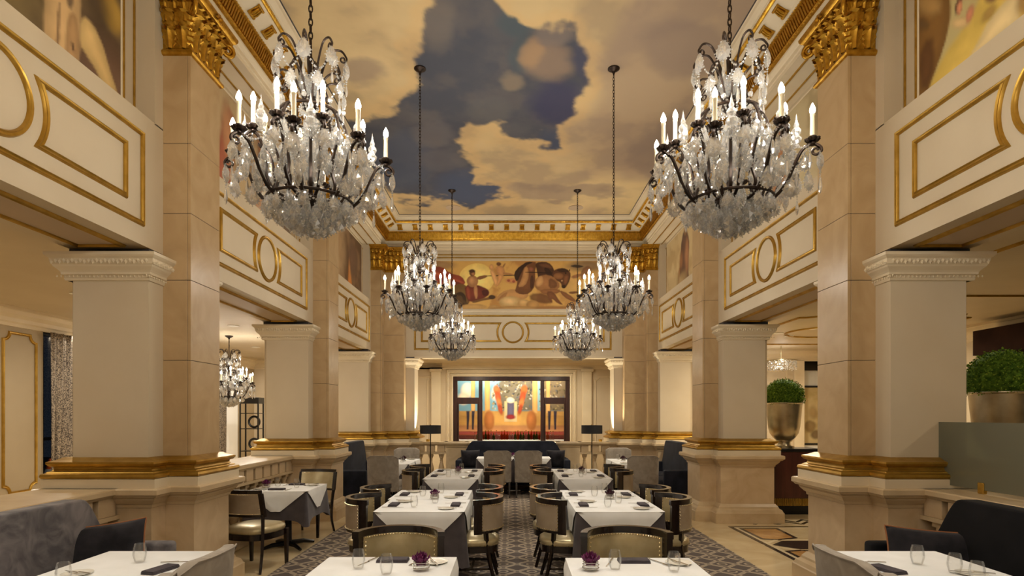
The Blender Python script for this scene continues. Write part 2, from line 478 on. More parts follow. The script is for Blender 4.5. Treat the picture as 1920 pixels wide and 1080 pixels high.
def painted(name, nu, nv, pos, fn, mat):
    "grid of nu x nv vertices; pos(u, v)->xyz arrays, fn(u, v)->rgb array, u, v in 0..1"
    u, v = np.meshgrid(np.linspace(0, 1, nu), np.linspace(0, 1, nv))
    xyz = np.stack(pos(u, v), -1).reshape(-1, 3)
    rgb = np.clip(fn(u, v), 0, 1).reshape(-1, 3)
    idx = np.arange(nu * nv).reshape(nv, nu)
    q = np.stack([idx[:-1, :-1], idx[:-1, 1:], idx[1:, 1:], idx[1:, :-1]], -1).reshape(-1, 4)
    me = bpy.data.meshes.new(name)
    me.vertices.add(len(xyz)); me.vertices.foreach_set('co', xyz.ravel())
    me.loops.add(q.size); me.loops.foreach_set('vertex_index', q.ravel())
    me.polygons.add(len(q)); me.polygons.foreach_set('loop_start', np.arange(0, q.size, 4))
    me.update(calc_edges=True)
    at = me.color_attributes.new('paint', 'FLOAT_COLOR', 'POINT')
    at.data.foreach_set('color', np.concatenate([rgb, np.ones((len(rgb), 1))], 1).ravel())
    me.materials.append(mat)
    return me
# ================================================================ STRUCTURE
def structure(name, me, **k):
    o = put(name, me); o['kind'] = 'structure'
    return o
def boxes(name, mat, bs, bevel=0):
    m = MB()
    for b in bs: m.box(*b)
    return m.mesh(name, M[mat] if isinstance(mat, str) else mat, bevel=bevel)
Y0, YB, YE = -3.0, 13.55, 16.5
PY = [5.53, 9.52, 13.33]              # pillar centres along each side
BAYS = [3.54, 7.52, 11.46]            # bay centres

# floor
floor = structure('floor', boxes('floor', 'floor', [(-7.5, 8.2, Y0, 17.6, -0.12, 0)]))
def floor_prism(poly, mat, z=0.004):
    me = MB().prism(poly, lambda x, y, h: (x, y, h), -0.02, z).mesh('inlay', M[mat])
    return put('inlay', me, floor)
def floor_line(path, wdt, mat='inlay', closed=True, z=0.004):
    hw = wdt / 2
    me = MB().sweep(path, [(-hw, -0.02), (-hw, z), (hw, z), (hw, -0.02)], lambda x, y, h: (x, y, h), closed, True).mesh('inlay', M[mat])
    return put('inlay', me, floor)
ix0, ix1, iy0, iy1 = 3.16, 5.0, 6.25, 8.64
floor_line([(ix0, iy0), (ix1, iy0), (ix1, iy1), (ix0, iy1)], 0.055)
floor_line([(ix0 + .06, iy0 + .06), (ix1 - .06, iy0 + .06), (ix1 - .06, iy1 - .06), (ix0 + .06, iy1 - .06)], 0.05, 'inlaycream', z=0.003)
xm, ym = (ix0 + ix1) / 2, (iy0 + iy1) / 2
for sx in (-1, 1):
    for sy in (-1, 1):
        q = [(xm + sx * .82, ym + sy * 1.07), (xm + sx * .30, ym + sy * 1.07), (xm + sx * .34, ym + sy * .42), (xm + sx * .62, ym + sy * .30), (xm + sx * .82, ym + sy * .36)]
        if sx * sy < 0: q = q[::-1]
        floor_line(q, 0.05); floor_prism(q, 'inlaytan', 0.002)
hexa = [(xm - .84, ym), (xm - .60, ym + .24), (xm + .60, ym + .24), (xm + .84, ym), (xm + .60, ym - .24), (xm - .60, ym - .24)]
floor_prism(hexa[::-1], 'inlay', 0.003); floor_line([(a * 1.0, b) for a, b in [(xm - .94, ym), (xm - .64, ym + .31), (xm + .64, ym + .31), (xm + .94, ym), (xm + .64, ym - .31), (xm - .64, ym - .31)]], 0.045, 'inlaycream', z=0.0035)
for k in range(6):
    yy = 6.3 + k * 0.42
    floor_line([(5.15, yy), (5.45, yy + .21), (5.15, yy + .42)], 0.06, closed=False)
    floor_line([(5.35, yy), (5.65, yy + .21), (5.35, yy + .42)], 0.06, closed=False)
for k in range(7):
    xx = 3.6 + k * 0.36
    floor_line([(xx, 8.85), (xx + .18, 9.05), (xx + .36, 8.85)], 0.05, closed=False)
    floor_line([(xx, 9.02), (xx + .18, 9.22), (xx + .36, 9.02)], 0.05, closed=False)

carpet = put('carpet', boxes('carpet', 'carpet', [(-2.56, 2.58, -2.9, 13.0, 0.0, 0.012)]))
tag(carpet, 'long charcoal carpet with a taupe interlaced trellis pattern down the middle of the hall', 'carpet')

# painted ceiling
CE = 2.54
def ceil_pos(u, v):
    return (-CE - .2 + u * (2 * CE + .4), Y0 + v * (13.1 - Y0), np.full(u.shape, 6.05))
BLUE = [(620, -160), (600, -60), (570, 30), (545, 60), (545, 190), (490, 225), (520, 290), (560, 340), (540, 400), (480, 460), (400, 500), (280, 520), (150, 560), (120, 640),
        (230, 700), (330, 790), (400, 860), (520, 890), (690, 900), (760, 945), (915, 880), (850, 830), (780, 790), (770, 700), (700, 660), (690, 630), (760, 600), (900, 570), (1000, 600),
        (1100, 650), (1150, 680), (1215, 672), (1160, 590), (1155, 560), (1230, 470), (1282, 430), (1290, 340), (1325, 240), (1270, 130), (1220, 110),
        (1090, 120), (1030, 110), (960, 60), (900, 0), (880, -60), (960, -160)]
def ceil_rgb(u, v):
    X, Y, Z = ceil_pos(u, v)
    Yc = np.maximum(Y, 1.2)
    zx = ((VX + (X - CX) * F / Yc) - 560) * 2.4
    zy = (VY - (6.05 - H) * F / Yc) * 2.4
    n1 = fbm(X * 1.1, Y * 1.1, 6, 3); n2 = fbm(X * 3.2, Y * 2.2, 5, 11); n3 = fbm(X * .5 + 9, Y * .4, 4, 5)
    dx = (fbm(X * 2.2, Y * 2.2, 5, 21) - .5) * 150; dy = (fbm(X * 2.2 + 7, Y * 2.2, 5, 22) - .5) * 150
    d = sdf_poly(zx + dx, zy + dy, BLUE)
    img = np.zeros(u.shape + (3,))
    img[:] = s2l((204, 178, 132))
    img = mixc(img, smooth(.42, .66, n1) * .75, (222, 196, 146))
    img = mixc(img, smooth(.50, .36, n1) * .65, (166, 146, 118))
    img = mixc(img, smooth(.5, .72, n2) * .4, (218, 190, 138))
    img = mixc(img, smooth(.55, .40, n3) * smooth(900, 1500, zx) * .6, (158, 136, 122))
    for (ex, ey, ax, ay) in [(1600, 690, 130, 110), (1730, 560, 120, 90), (1750, 220, 230, 150), (250, 330, 160, 70), (1180, 860, 300, 40)]:
        q = ((zx + dx * .6 - ex) / ax) ** 2 + ((zy + dy * .6 - ey) / ay) ** 2
        img = mixc(img, smooth(1.2, .4, q) * .6, (140, 122, 112))
    rim = smooth(60, 5, np.abs(d - 20)) * .35
    img = mixc(img, rim, (226, 186, 124))
    m = smooth(14, -16, d)
    blue = np.zeros_like(img); blue[:] = s2l((76, 79, 90))
    blue = mixc(blue, smooth(.4, .65, n1) * .5, (104, 102, 104))
    blue = mixc(blue, smooth(.45, .7, n2) * .3, (122, 112, 104))
    for (ex, ey, ax, ay, c, k) in [(1160, 470, 150, 120, (58, 60, 92), .85), (1180, 640, 110, 60, (66, 76, 100), .8), (780, 840, 200, 90, (74, 86, 112), .8), (480, 720, 160, 140, (82, 92, 112), .7),
                                   (1000, 240, 60, 90, (76, 90, 98), .7), (970, 110, 90, 70, (76, 92, 100), .7), (1300, 280, 60, 130, (70, 72, 96), .7),
                                   (1130, 270, 130, 110, (150, 128, 108), .85), (1060, 230, 70, 70, (180, 146, 108), .7), (1150, 150, 120, 50, (136, 122, 112), .7), (620, 110, 90, 130, (128, 118, 108), .6),
                                   (960, 360, 60, 50, (150, 134, 112), .7), (860, 500, 120, 60, (104, 104, 104), .5), (600, 600, 110, 60, (118, 112, 112), .6), (640, 720, 110, 60, (112, 108, 112), .5)]:
        q = ((zx + dx * .5 - ex) / ax) ** 2 + ((zy + dy * .5 - ey) / ay) ** 2
        blue = mixc(blue, smooth(1.25, .2, q) * k, c)
    return img * (1 - m[..., None]) + blue * m[..., None]
ceiling = structure('ceiling', boxes('ceiling_slab', 'plaster', [(-3.95, 3.95, Y0, 14.1, 6.06, 6.2)]))
sky = put('ceiling_painting', painted('ceiling_painting', 230, 620, ceil_pos, ceil_rgb, M['skypaint']), ceiling)
sky['label'] = 'painted sky of tan and slate blue clouds'

# cornice round the ceiling
U = [(-2.95, Y0), (-2.95, 13.3), (2.95, 13.3), (2.95, Y0)]
ident = lambda x, y, h: (x, y, h)
cornice = structure('trim_1', None)
def usweep(name, prof, mat, smooth_=False):
    return put(name, MB().sweep(U, prof, ident, False).mesh(name, M[mat], smooth=smooth_, recalc=False), cornice)
usweep('architrave', [(-.42, 5.42), (0, 5.42), (0, 5.465), (.014, 5.47), (.014, 5.515), (.028, 5.525), (.045, 5.55), (.05, 5.56), (.05, 5.58)], 'trimwhite')
usweep('frieze', [(.05, 5.58), (.07, 5.585), (.075, 5.60), (.065, 5.61), (.075, 5.625), (.125, 5.735), (.145, 5.74), (.15, 5.755), (.145, 5.77)], 'gold')
usweep('soffit', [(.145, 5.77), (.15, 5.785), (.16, 5.80), (.30, 5.885), (.31, 5.90)], 'trimwhite')
usweep('bead_course', [(.31, 5.90), (.325, 5.905), (.34, 5.925), (.335, 5.945), (.325, 5.95)], 'gold', True)
usweep('cove', [(.325, 5.95), (.34, 5.955), (.345, 5.97), (.37, 5.985), (.395, 6.01), (.405, 6.04), (.42, 6.045), (.42, 6.06)], 'trimwhite')
usweep('edge_line', [(.419, 6.043), (.432, 6.043), (.432, 6.06)], 'darkgap')
def along(d, step, y_from=2.0):
    "points along the three cornice runs, at inward offset d: (x, y, rotation of the inward normal)"
    out = []
    n = int((13.3 - d - y_from) / step)
    for k in range(n + 1):
        y = 13.3 - d - step * (k + .5)
        out.append((-2.95 + d, y, -90)); out.append((2.95 - d, y, 90))
    wdt = 2 * (2.95 - d); n = int(wdt / step)
    for k in range(n):
        out.append((-wdt / 2 + wdt * (k + .5) / n, 13.3 - d, 180))
    return out
ribs = MB(); beads = MB()
for (x, y, a) in along(0.10, 0.042):
    c, s_ = math.cos(R(a)), math.sin(R(a))
    def L(u, v, z): return (x + u * c - v * s_, y + u * s_ + v * c, z)
    ribs.hexa([L(-.012, -.03, 5.627), L(.012, -.03, 5.627), L(.012, -.008, 5.622), L(-.012, -.008, 5.622)],
              [L(-.012, .02, 5.737), L(.012, .02, 5.737), L(.012, .036, 5.73), L(-.012, .036, 5.73)])
    beads.octa(L(0, -.03, 5.598), .012); beads.octa(L(0, .05, 5.752), .012)
for (x, y, a) in along(0.337, 0.034):
    beads.octa((x, y, 5.925), .014)
stuff(put('frieze_ribs', ribs.mesh('frieze_ribs', M['gold'], recalc=False), cornice))
stuff(put('frieze_beads', beads.mesh('frieze_beads', M['gold'], recalc=False), cornice))
# gilded modillions under the soffit, each a scrolled block with a leaf
mo = MB()
mo.hexa([(-.05, -.055, -.05), (.05, -.055, -.05), (.05, .06, .015), (-.05, .06, .015)], [(-.05, -.055, -.015), (.05, -.055, -.015), (.05, .06, .05), (-.05, .06, .05)])
mo.tube([(-.055, -.045, -.045), (.055, -.045, -.045)], .02, 8)
mo.tube([(-.055, .055, .015), (.055, .055, .015)], .014, 8)
for t in (-.028, 0, .028): mo.tube([(t, -.05, -.062), (t, 0, -.04), (t, .05, .0)], [.006, .012, .006], 6)
mo_me = mo.mesh('modillion', M['gold'], smooth=True)
fr = MB(); fr.sweep([(-.085, -.075), (.085, -.075), (.085, .075), (-.085, .075)], [(-.006, 0), (-.006, -.012), (.006, -.012), (.006, 0)], lambda x, y, h: (x, y, y * .6 + h + .012), True, True)
fr_me = fr.mesh('coffer_edge', M['trimwhite'])
for (x, y, a) in along(0.23, 0.325, 2.6):
    o = put('modillion', mo_me, cornice, (x, y, 5.845), (0, 0, R(a)))
    put('coffer_edge', fr_me, o)

# spandrel walls of the two long sides, with the beam over the openings
RIDGE = [(-.022, 0), (-.022, .012), (-.014, .022), (-.005, .012), (.004, .013), (.012, .02), (.02, .008), (.022, 0)]
THIN = [(-.012, 0), (-.012, .008), (-.004, .014), (.006, .012), (.012, 0)]
def arc(cx, cy, r, a0, a1, n):
    return [(cx + r * math.cos(R(a0 + (a1 - a0) * k / n)), cy + r * math.sin(R(a0 + (a1 - a0) * k / n))) for k in range(n + 1)]
def rect(x0, x1, y0, y1): return [(x0, y0), (x1, y0), (x1, y1), (x0, y1)]
def moulding(name, parent, path, mp, mat='goldpaint', prof=RIDGE, closed=True):
    return put(name, MB().sweep(path, prof, mp, closed, True).mesh(name, M[mat], smooth=True, angle=50), parent)
def notched(x0, x1, y0, y1, r):
    p = []
    p += arc(x0, y0, r, 90, 0, 5) + arc(x1, y0, r, 180, 90, 5) + arc(x1, y1, r, 270, 180, 5) + arc(x0, y1, r, 0, -90, 5)
    return p
def panel_set(parent, c, zc, mp, half, hh, fo, fz0, fz1, r, horn):
    moulding('frame_moulding', parent, rect(c - fo, c + fo, fz0, fz1), mp)
    moulding('ring_moulding', parent, arc(c, zc, r, 0, 352.5, 47), mp)
    for q in (1, -1):
        a = math.degrees(math.asin(hh / horn))
        pa = [(c + q * half, zc - hh), (c + q * half, zc + hh)] + [(c + q * horn * math.cos(R(t)), zc + horn * math.sin(R(t))) for t in np.linspace(a, -a, 13)]
        moulding('panel_moulding', parent, pa, mp)
for s, side in ((-1, 'left'), (1, 'right')):
    wl = structure('wall_' + side, boxes('spandrel', 'plaster', [(s * 3.2, s * 3.9, Y0, YB, 3.09, 4.21)]))
    put('upper_wall', boxes('upper_wall', 'recess', [(s * 3.35, s * 3.9, Y0, YB, 4.21, 6.06)]), wl)
    mp = lambda p, q, h, s=s: (s * (3.2 - h), p, q)
    mpu = lambda p, q, h, s=s: (s * (3.35 - h), p, q)
    mpd = lambda p, q, h, s=s: (s * p, q, 3.09 - h)
    mpa = lambda p, q, h, s=s: (s * p, q, 5.42 - h)
    for yc in PY:
        put('wall_strip', boxes('wall_strip', 'plaster', [(s * 3.2, s * 3.36, yc - .38, min(yc + .38, YB), 4.2, 5.43)]), wl)
    for i, c in enumerate(BAYS):
        panel_set(wl, c, 3.645, mp, 1.21, 0.215, 1.43, 3.27, 4.03, 0.27, 0.40)
        for q in (1, -1):
            moulding('flank_moulding', wl, rect(c + q * 1.485 - .07, c + q * 1.485 + .07, 4.26, 5.32), mpu, prof=THIN)
        moulding('mural_frame', wl, rect(c - 1.385, c + 1.385, 4.14, 5.37), mpu, 'trimwhite', THIN)
        moulding('soffit_moulding', wl, rect(3.36, 3.74, c - 1.42, c + 1.42), mpd, 'goldpaint')
        moulding('soffit_moulding', wl, rect(3.06, 3.25, c - 1.6, c + 1.6), mpa, 'goldpaint', THIN)
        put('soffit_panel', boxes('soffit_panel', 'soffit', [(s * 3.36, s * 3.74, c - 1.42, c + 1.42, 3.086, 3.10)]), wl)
# back wall with its beam
wb = structure('wall_back', boxes('back_beam', 'plaster', [(-3.9, 3.9, YB, 14.1, 2.99, 6.06)]))
mpb = lambda p, q, h: (p, YB - h, q)
panel_set(wb, -0.03, 3.56, mpb, 2.10, 0.205, 2.26, 3.17, 3.94, 0.235, 0.36)
moulding('mural_frame', wb, rect(-2.28, 2.22, 4.07, 5.23), mpb, 'trimwhite', THIN)
moulding('gold_fillet', wb, [(-2.5, 5.28), (2.5, 5.28)], mpb, 'goldpaint', THIN, False)
moulding('gold_fillet', wb, [(-2.5, 5.345), (2.5, 5.345)], mpb, 'goldpaint', THIN, False)
put('ledge', boxes('ledge', 'trimwhite', [(-2.48, 2.48, YB - .05, YB, 4.01, 4.06)]), wb)
put('soffit_edge_strip', boxes('soffit_trim', 'trimwhite', [(-2.3, 2.3, YB - .03, YB, 2.96, 2.995)]), wb)  # plain white trim strip along the lower edge of the beam

# aisles, bar lobby, rear
wf = structure('wall_front', boxes('wall_front', 'plaster', [(-7.5, 8.2, Y0 - .2, Y0, 0, 6.2)]))
structure('ceiling_aisle', boxes('ceiling_aisle', 'plaster', [(-7.5, -3.9, Y0, 17.6, 3.2, 3.3), (3.9, 8.2, Y0, 17.6, 3.2, 3.3), (-3.9, 3.9, 14.1, 17.6, 3.1, 3.3)]))
WX = -7.3
wal = structure('wall_left_aisle', boxes('aisle_wall', 'dimaislepaint', [(WX, WX - .2, Y0, 9.06, 0, 3.2), (WX, WX - .2, 11.0, 14.55, 0, 3.2), (WX, WX - .2, 15.6, 17.6, 0, 3.2),
                                                    (WX, WX - .2, 9.06, 11.0, 2.95, 3.2), (WX, WX - .2, 9.06, 11.0, 0, .5), (WX, WX - .2, 14.55, 15.6, 2.7, 3.2), (WX, WX - .2, 14.55, 15.6, 0, .2)]))
mpl = lambda p, q, h: (WX + h, p, q)
for (a, b) in ((8.34, 8.92), (7.2, 8.0), (11.3, 12.4), (12.8, 13.9)):
    moulding('panel_moulding', wal, notched(a, b, .52, 2.84, .11), mpl)
CROWN = [(0, 2.93), (.02, 2.935), (.02, 2.98), (.05, 3.0), (.06, 3.05), (.12, 3.1), (.14, 3.15), (.16, 3.16), (.16, 3.2)]
put('crown_moulding', MB().sweep([(WX, Y0), (WX, YE), (-2.0, YE)], CROWN, ident, False).mesh('crown', M['trimwhite'], recalc=False), wal)
# bar wall
BX0, BX1, BZ0, BZ1 = -1.70, 1.58, 0.86, 2.73
we = structure('wall_bar', boxes('bar_wall', 'plaster', [(-7.5, BX0, YE, YE + .2, 0, 3.3), (BX1, 4.2, YE, YE + .2, 0, 3.3), (BX0, BX1, YE, YE + .2, BZ1, 3.3), (BX0, BX1, YE, YE + .2, 0, BZ0)]))
mpe = lambda p, q, h: (p, YE - h, q)
for d, pr in ((.07, .04), (.17, .055)):
    m = MB(); m.sweep([(BX0 - d + .07, BZ0 - .3), (BX0 - d + .07, BZ1 + d - .07), (BX1 + d - .07, BZ1 + d - .07), (BX1 + d - .07, BZ0 - .3)][::-1], [(0, 0), (0, pr), (.03, pr + .012), (.05, pr - .01), (.08, pr - .015), (.095, 0)], mpe, False, True)
    put('casing', m.mesh('casing', M['trimwhite']), we)
for q in (-1, 1):
    xx = -0.06 + q * 2.12
    put('wall_pilaster', boxes('wall_pilaster', 'trimwhite', [(xx - .13, xx + .13, YE - .07, YE, 0, 2.86)], .01), we)
    put('pilaster_cap', boxes('pilaster_cap', 'trimwhite', [(xx - .17, xx + .17, YE - .11, YE, 2.86, 2.94)], .01), we)
    moulding('panel_moulding', we, notched(xx + q * .24, xx + q * .86, .6, 2.72, .09)[::1], mpe, 'trimwhite')
put('crown_moulding', MB().sweep([(-3.9, YE), (3.9, YE)], CROWN[:-2] + [(.16, 3.11)], ident, False).mesh('crown2', M['trimwhite'], recalc=False), we)
# niche of the bar
structure('wall_bar_niche', boxes('niche', 'red', [(BX0 - .4, BX0 - .3, YE + .2, 17.5, 0, 3.3), (BX1 + .3, BX1 + .4, YE + .2, 17.5, 0, 3.3), (BX0 - .4, BX1 + .4, 17.4, 17.5, 0, 3.3)]))
# right aisle
war = structure('wall_right_aisle', boxes('aisle_wall', 'plaster', [(8.0, 8.2, Y0, 17.6, 0, 3.2)]))
wae = structure('wall_right_end', boxes('aisle_end_wall', 'plaster', [(4.2, 6.92, 14.0, 14.2, 0, 3.2), (6.92, 8.0, 14.0, 14.2, 2.98, 3.2), (3.9, 4.2, 14.0, 16.7, 0, 3.2)]))
wae2 = structure('wall_right_gallery', boxes('gallery_wall', 'white', [(6.92, 8.0, 14.6, 14.8, 0, 2.75)]))
put('gallery_header', boxes('gallery_header', 'black', [(6.97, 8.0, 14.5, 14.6, 2.75, 3.15)]), wae2)
put('crown_moulding', MB().sweep([(8.0, Y0), (8.0, 14.0), (4.2, 14.0)][::-1], [(u, h) for u, h in CROWN], ident, False).mesh('crown3', M['trimwhite'], recalc=False), war)
put('end_pilaster', boxes('end_pilaster', 'trimwhite', [(6.66, 6.9, 13.93, 14.0, 0, 2.94)], .01), wae)
moulding('panel_moulding', wae, rect(4.9, 6.5, .9, 2.7), lambda p, q, h: (p, 14.0 - h, q), 'trimwhite')
put('dark_header', boxes('dark_header', 'brown', [(7.5, 8.0, Y0, 9.62, 2.62, 3.02)]), war)
put('dark_opening_slab', boxes('dark_opening_slab', 'black', [(7.86, 8.0, Y0, 9.6, 0, 2.62)]), war)  # black slab stands in for the darkness of the opening under the header
MPC = lambda x, y, h: (x, y, 3.2 - h)
for pa in (notched(4.5, 7.2, 9.0, 12.8, .3), arc(5.85, 10.9, .75, 0, 350, 35), notched(4.5, 7.2, 3.0, 7.6, .3)):
    moulding('ceiling_moulding', war, pa, MPC, 'goldpaint')
# recessed downlight fittings
dl = MB().lathe([(.075, 0), (.095, 0), (.1, -.008), (.075, -.012)], n=20).mesh('downlight_trim', M['white'], smooth=True)
dlens = MB().lathe([(0.0, 0.0), (.074, 0.0), (.074, -.006), (0, -.006)], n=20).mesh('downlight_lens', M['lamp'])
dl2 = dl.copy(); dl2.materials[0] = M['soffit']
dl2l = MB().lathe([(0, 0), (.1, 0), (.1, -.004), (0, -.004)], n=20).mesh('lens', M['soffit'])
for (x, y) in AISLE_R + AISLE_L:
    t = thing('recessed_downlight', 'small round recessed downlight in the aisle ceiling', 'downlight', (x, y, 3.2), 0, 'aisle ceiling downlights')
    put('trim_ring', dl, t); put('lens', dlens, t)
for (x, y) in DOWNLIGHTS:  # the last four fittings belong to the added fill lights out of view
    t = thing('ceiling_downlight', 'round flush downlight in the painted sky ceiling', 'downlight', (x, y, 6.05), 0, 'painted ceiling downlights')
    put('trim_ring', dl2, t, scale=(1.6, 1.6, 1)); put('lens', dl2l, t)
for x in (-1.1, 1.1):
    t = thing('recessed_downlight', 'small round recessed downlight in the ceiling before the bar', 'downlight', (x, 15.2, 3.1), 0, 'bar lobby downlights')
    put('trim_ring', dl, t); put('lens', dlens, t)

# ---------------------------------------------------------------- pillars
leaf_me = None
def make_leaf(wd, h, curl, name):
    rows = []
    for j in range(10):
        t = j / 9
        z = h * (t if t < .8 else .8 + (t - .8) * .2 - (t - .8) ** 2 * 3.0)
        out = .012 + curl * t ** 2.6
        ww = wd * (0.62 + .55 * math.sin(math.pi * min(t * .95 + .05, 1))) * (1.0 if t < .98 else .6) * (1 + .16 * math.cos(j * math.pi))
        row = []
        for k in range(7):
            u = (k - 3) / 3
            row.append((u * ww * .5, out - .035 * u * u + .012 * (1 if k % 2 else -.3), z - .02 * abs(u) * t))
        rows.append(row)
    return MB().grid(rows).mesh(name, M['gold'], smooth=True, recalc=False, angle=60)
LEAF1 = make_leaf(.15, .23, .07, 'leaf'); LEAF2 = make_leaf(.16, .24, .10, 'leaf_tall')
def spiral(r0, turns, n=26):
    return [(r0 * (1 - .85 * k / n) * math.cos(2 * math.pi * turns * k / n), r0 * (1 - .85 * k / n) * math.sin(2 * math.pi * turns * k / n)) for k in range(n + 1)]
vm = MB()
sp = spiral(.075, 2.1)
vm.tube([(0, .02 + .055 - p[0] * 1.0, p[1]) for p in sp], [.022 * (1 - .6 * k / len(sp)) for k in range(len(sp))], 8)
vm.tube([(0, -.02, -.16), (0, -.005, -.06), (0, .0, .0)], [.012, .02, .022], 8)
VOL = vm.mesh('volute', M['gold'], smooth=True, angle=60)
ros = MB()
for k in range(8):
    a = k * math.pi / 4
    ros.add([(0, .02, 0), (.05 * math.cos(a - .3), .03, .05 * math.sin(a - .3)), (.062 * math.cos(a), .012, .062 * math.sin(a)), (.05 * math.cos(a + .3), .03, .05 * math.sin(a + .3))], [(0, 1, 2, 3)])
ros.lathe([(0, -.02), (.02, -.015), (.024, 0), (.015, .02), (0, .025)], (0, .03, 0), 8)
ROS = ros.mesh('rosette', M['gold'], recalc=False)

def pillar(root, mp, a0, b0, b1, ap, p0, p1, dz=0.0):
    "plan in (a, b): pier a0..0 x b0..b1, pilaster 0..ap x p0..p1; mp maps to the root's frame"
    full = [(a0, b0), (0, b0), (0, p0), (ap, p0), (ap, p1), (0, p1), (0, b1), (a0, b1)]
    pier = [(a0, b0), (0, b0), (0, b1), (a0, b1)]
    pil = [(0, p0), (ap, p0), (ap, p1), (0, p1)]
    def sw(name, path, prof, mat, smooth_=False, closed=True):
        return put(name, MB().sweep(path, prof, mp, closed).mesh(name, M[mat], smooth=smooth_, angle=30), root)
    o = .06
    sw('pedestal_base', full, [(o + .11, 0), (o + .11, .155), (o + .10, .165), (o + .085, .20), (o + .05, .225), (o + .045, .245), (o + .015, .285), (o, .29)], 'marble')
    sw('pedestal_die', full, [(o, .29), (o, .855)], 'marble2')
    sw('pedestal_cap', full, [(o, .855), (o + .012, .86), (o + .016, .885), (o + .03, .895), (o + .06, .93), (o + .066, .95), (o + .09, .955), (o + .10, .97), (o + .115, .98), (o + .115, 1.02), (o + .105, 1.03), (0, 1.03)], 'marble')
    sw('plinth', full, [(.13, 1.03), (.13, 1.108), (.10, 1.11)], 'trimwhite')
    sw('gold_base', full, [(.10, 1.108), (.128, 1.112), (.138, 1.128), (.132, 1.148), (.105, 1.158), (.10, 1.166), (.075, 1.175), (.066, 1.19), (.068, 1.205), (.09, 1.212), (.10, 1.225), (.108, 1.235), (.106, 1.25), (.08, 1.258), (.06, 1.264), (.02, 1.285), (-.01, 1.285)], 'goldpaint', True)
    # plastered pier: face panels with a narrow recessed outer strip
    m = MB(); m.prism([(a0 + .05, b0), (0, b0), (0, b1), (a0 + .05, b1)], mp, 1.28, 2.87 + dz)
    put('pier_shaft', m.mesh('pier_shaft', M['plaster']), root)
    m = MB(); m.prism([(a0, b0 + .06), (a0 + .06, b0 + .06), (a0 + .06, b1 - .06), (a0, b1 - .06)], mp, 1.28, 2.87 + dz)
    put('pier_return', m.mesh('pier_return', M['recess']), root)
    cap = sw('pier_cap', pier, [(u, h + dz) for u, h in [(0, 2.855), (.012, 2.858), (.018, 2.875), (.018, 2.9), (.032, 2.905), (.034, 2.925), (.045, 2.94), (.07, 2.965), (.078, 2.98), (.085, 2.985), (.092, 3.03), (.105, 3.04), (.118, 3.055), (.12, 3.08), (0, 3.08)]], 'trimwhite')
    lm = MB()
    for (ax, ay), (bx, by) in ((pier[0], pier[1]), (pier[1], pier[2])):
        Lg = math.hypot(bx - ax, by - ay); n = int(Lg / .035)
        ux, uy = (bx - ax) / Lg, (by - ay) / Lg
        for k in range(-2, n + 3):
            t = k * .035; e = .09
            cx_, cy_ = ax + ux * t + uy * e, ay + uy * t - ux * e
            lm.octa(mp(cx_, cy_, (3.01 if k % 2 else 3.0) + dz), .016, .022)
            lm.octa(mp(ax + ux * t + uy * .026, ay + uy * t - ux * .026, 2.89 + dz), .009, .012)
    stuff(put('cap_ornament', lm.mesh('cap_ornament', M['trimwhite'], recalc=False), cap))
    m = MB(); m.prism([(a0, b0 + .02), (-.01, b0 + .02), (-.01, b1 - .02), (a0, b1 - .02)], mp, 3.08 + dz, 3.14 + dz)
    put('shadow_gap', m.mesh('shadow_gap', M['darkgap']), root)
    # marble pilaster of stacked slabs, joints recessed
    hs = [1.28, 2.14, 2.86, 3.46, 4.09, 4.88]
    for k in range(5):
        z0, z1 = hs[k], hs[k + 1]
        m = MB()
        m.prism([(-.17, p0 + .004), (ap - .001, p0 + .004), (ap - .001, p1 - .004), (-.17, p1 - .004)], mp, z0, z1)
        put('slab', MB().prism([(ap - .03, p0), (ap, p0), (ap, p1), (ap - .03, p1)], mp, z0 + .002, z1 - .002).mesh('slab', M['pilaster'], bevel=.0025, seg=1), root)
        for (q0, q1) in ((p0, p0 + .03), (p1 - .03, p1)):
            put('slab', MB().prism([(-.16, q0), (ap - .033, q0), (ap - .033, q1), (-.16, q1)], mp, z0 + .002, z1 - .002).mesh('slab', M['pilaster'], bevel=.0025, seg=1), root)
    put('pilaster_core', MB().prism([(-.16, p0 + .006), (ap - .006, p0 + .006), (ap - .006, p1 - .006), (-.16, p1 - .006)], mp, 1.28, 5.42).mesh('pilaster_core', M['darkgap']), root)
    # gilded corinthian capital
    pil3 = [(-.01, p0), (ap, p0), (ap, p1), (-.01, p1)]
    sw('astragal', pil3, [(0, 4.875), (.02, 4.88), (.03, 4.895), (.028, 4.915), (.012, 4.925), (.008, 4.935), (0, 4.935)], 'gold', True, False)
    cp = sw('capital', pil3, [(.0, 4.93), (.004, 5.15), (.02, 5.25), (.05, 5.31), (.055, 5.325), (.085, 5.335), (.095, 5.36), (.11, 5.37), (.125, 5.395), (.128, 5.42), (0, 5.42)], 'gold', True, False)
    z0 = Vector(mp(0, 0, 0))
    def ang(da, db):
        d = Vector(mp(da, db, 0)) - z0; return math.atan2(d.y, d.x) - math.pi / 2
    def row(me, n, z, e0, e1, fixed, da, db, sc_=1.0):
        for k in range(n):
            t = e0 + (e1 - e0) * (k + .5) / n
            a, b = (fixed, t) if da else (t, fixed)
            put('leaf', me, cp, mp(a, b, z), (0, 0, ang(da, db)), (sc_, 1, 1))
    row(LEAF1, 4, 4.94, p0, p1, ap, 1, 0)
    row(LEAF2, 4, 5.07, p0, p1, ap, 1, 0)
    row(LEAF1, 5, 5.17, p0 + .03, p1 - .03, ap + .02, 1, 0, .7)
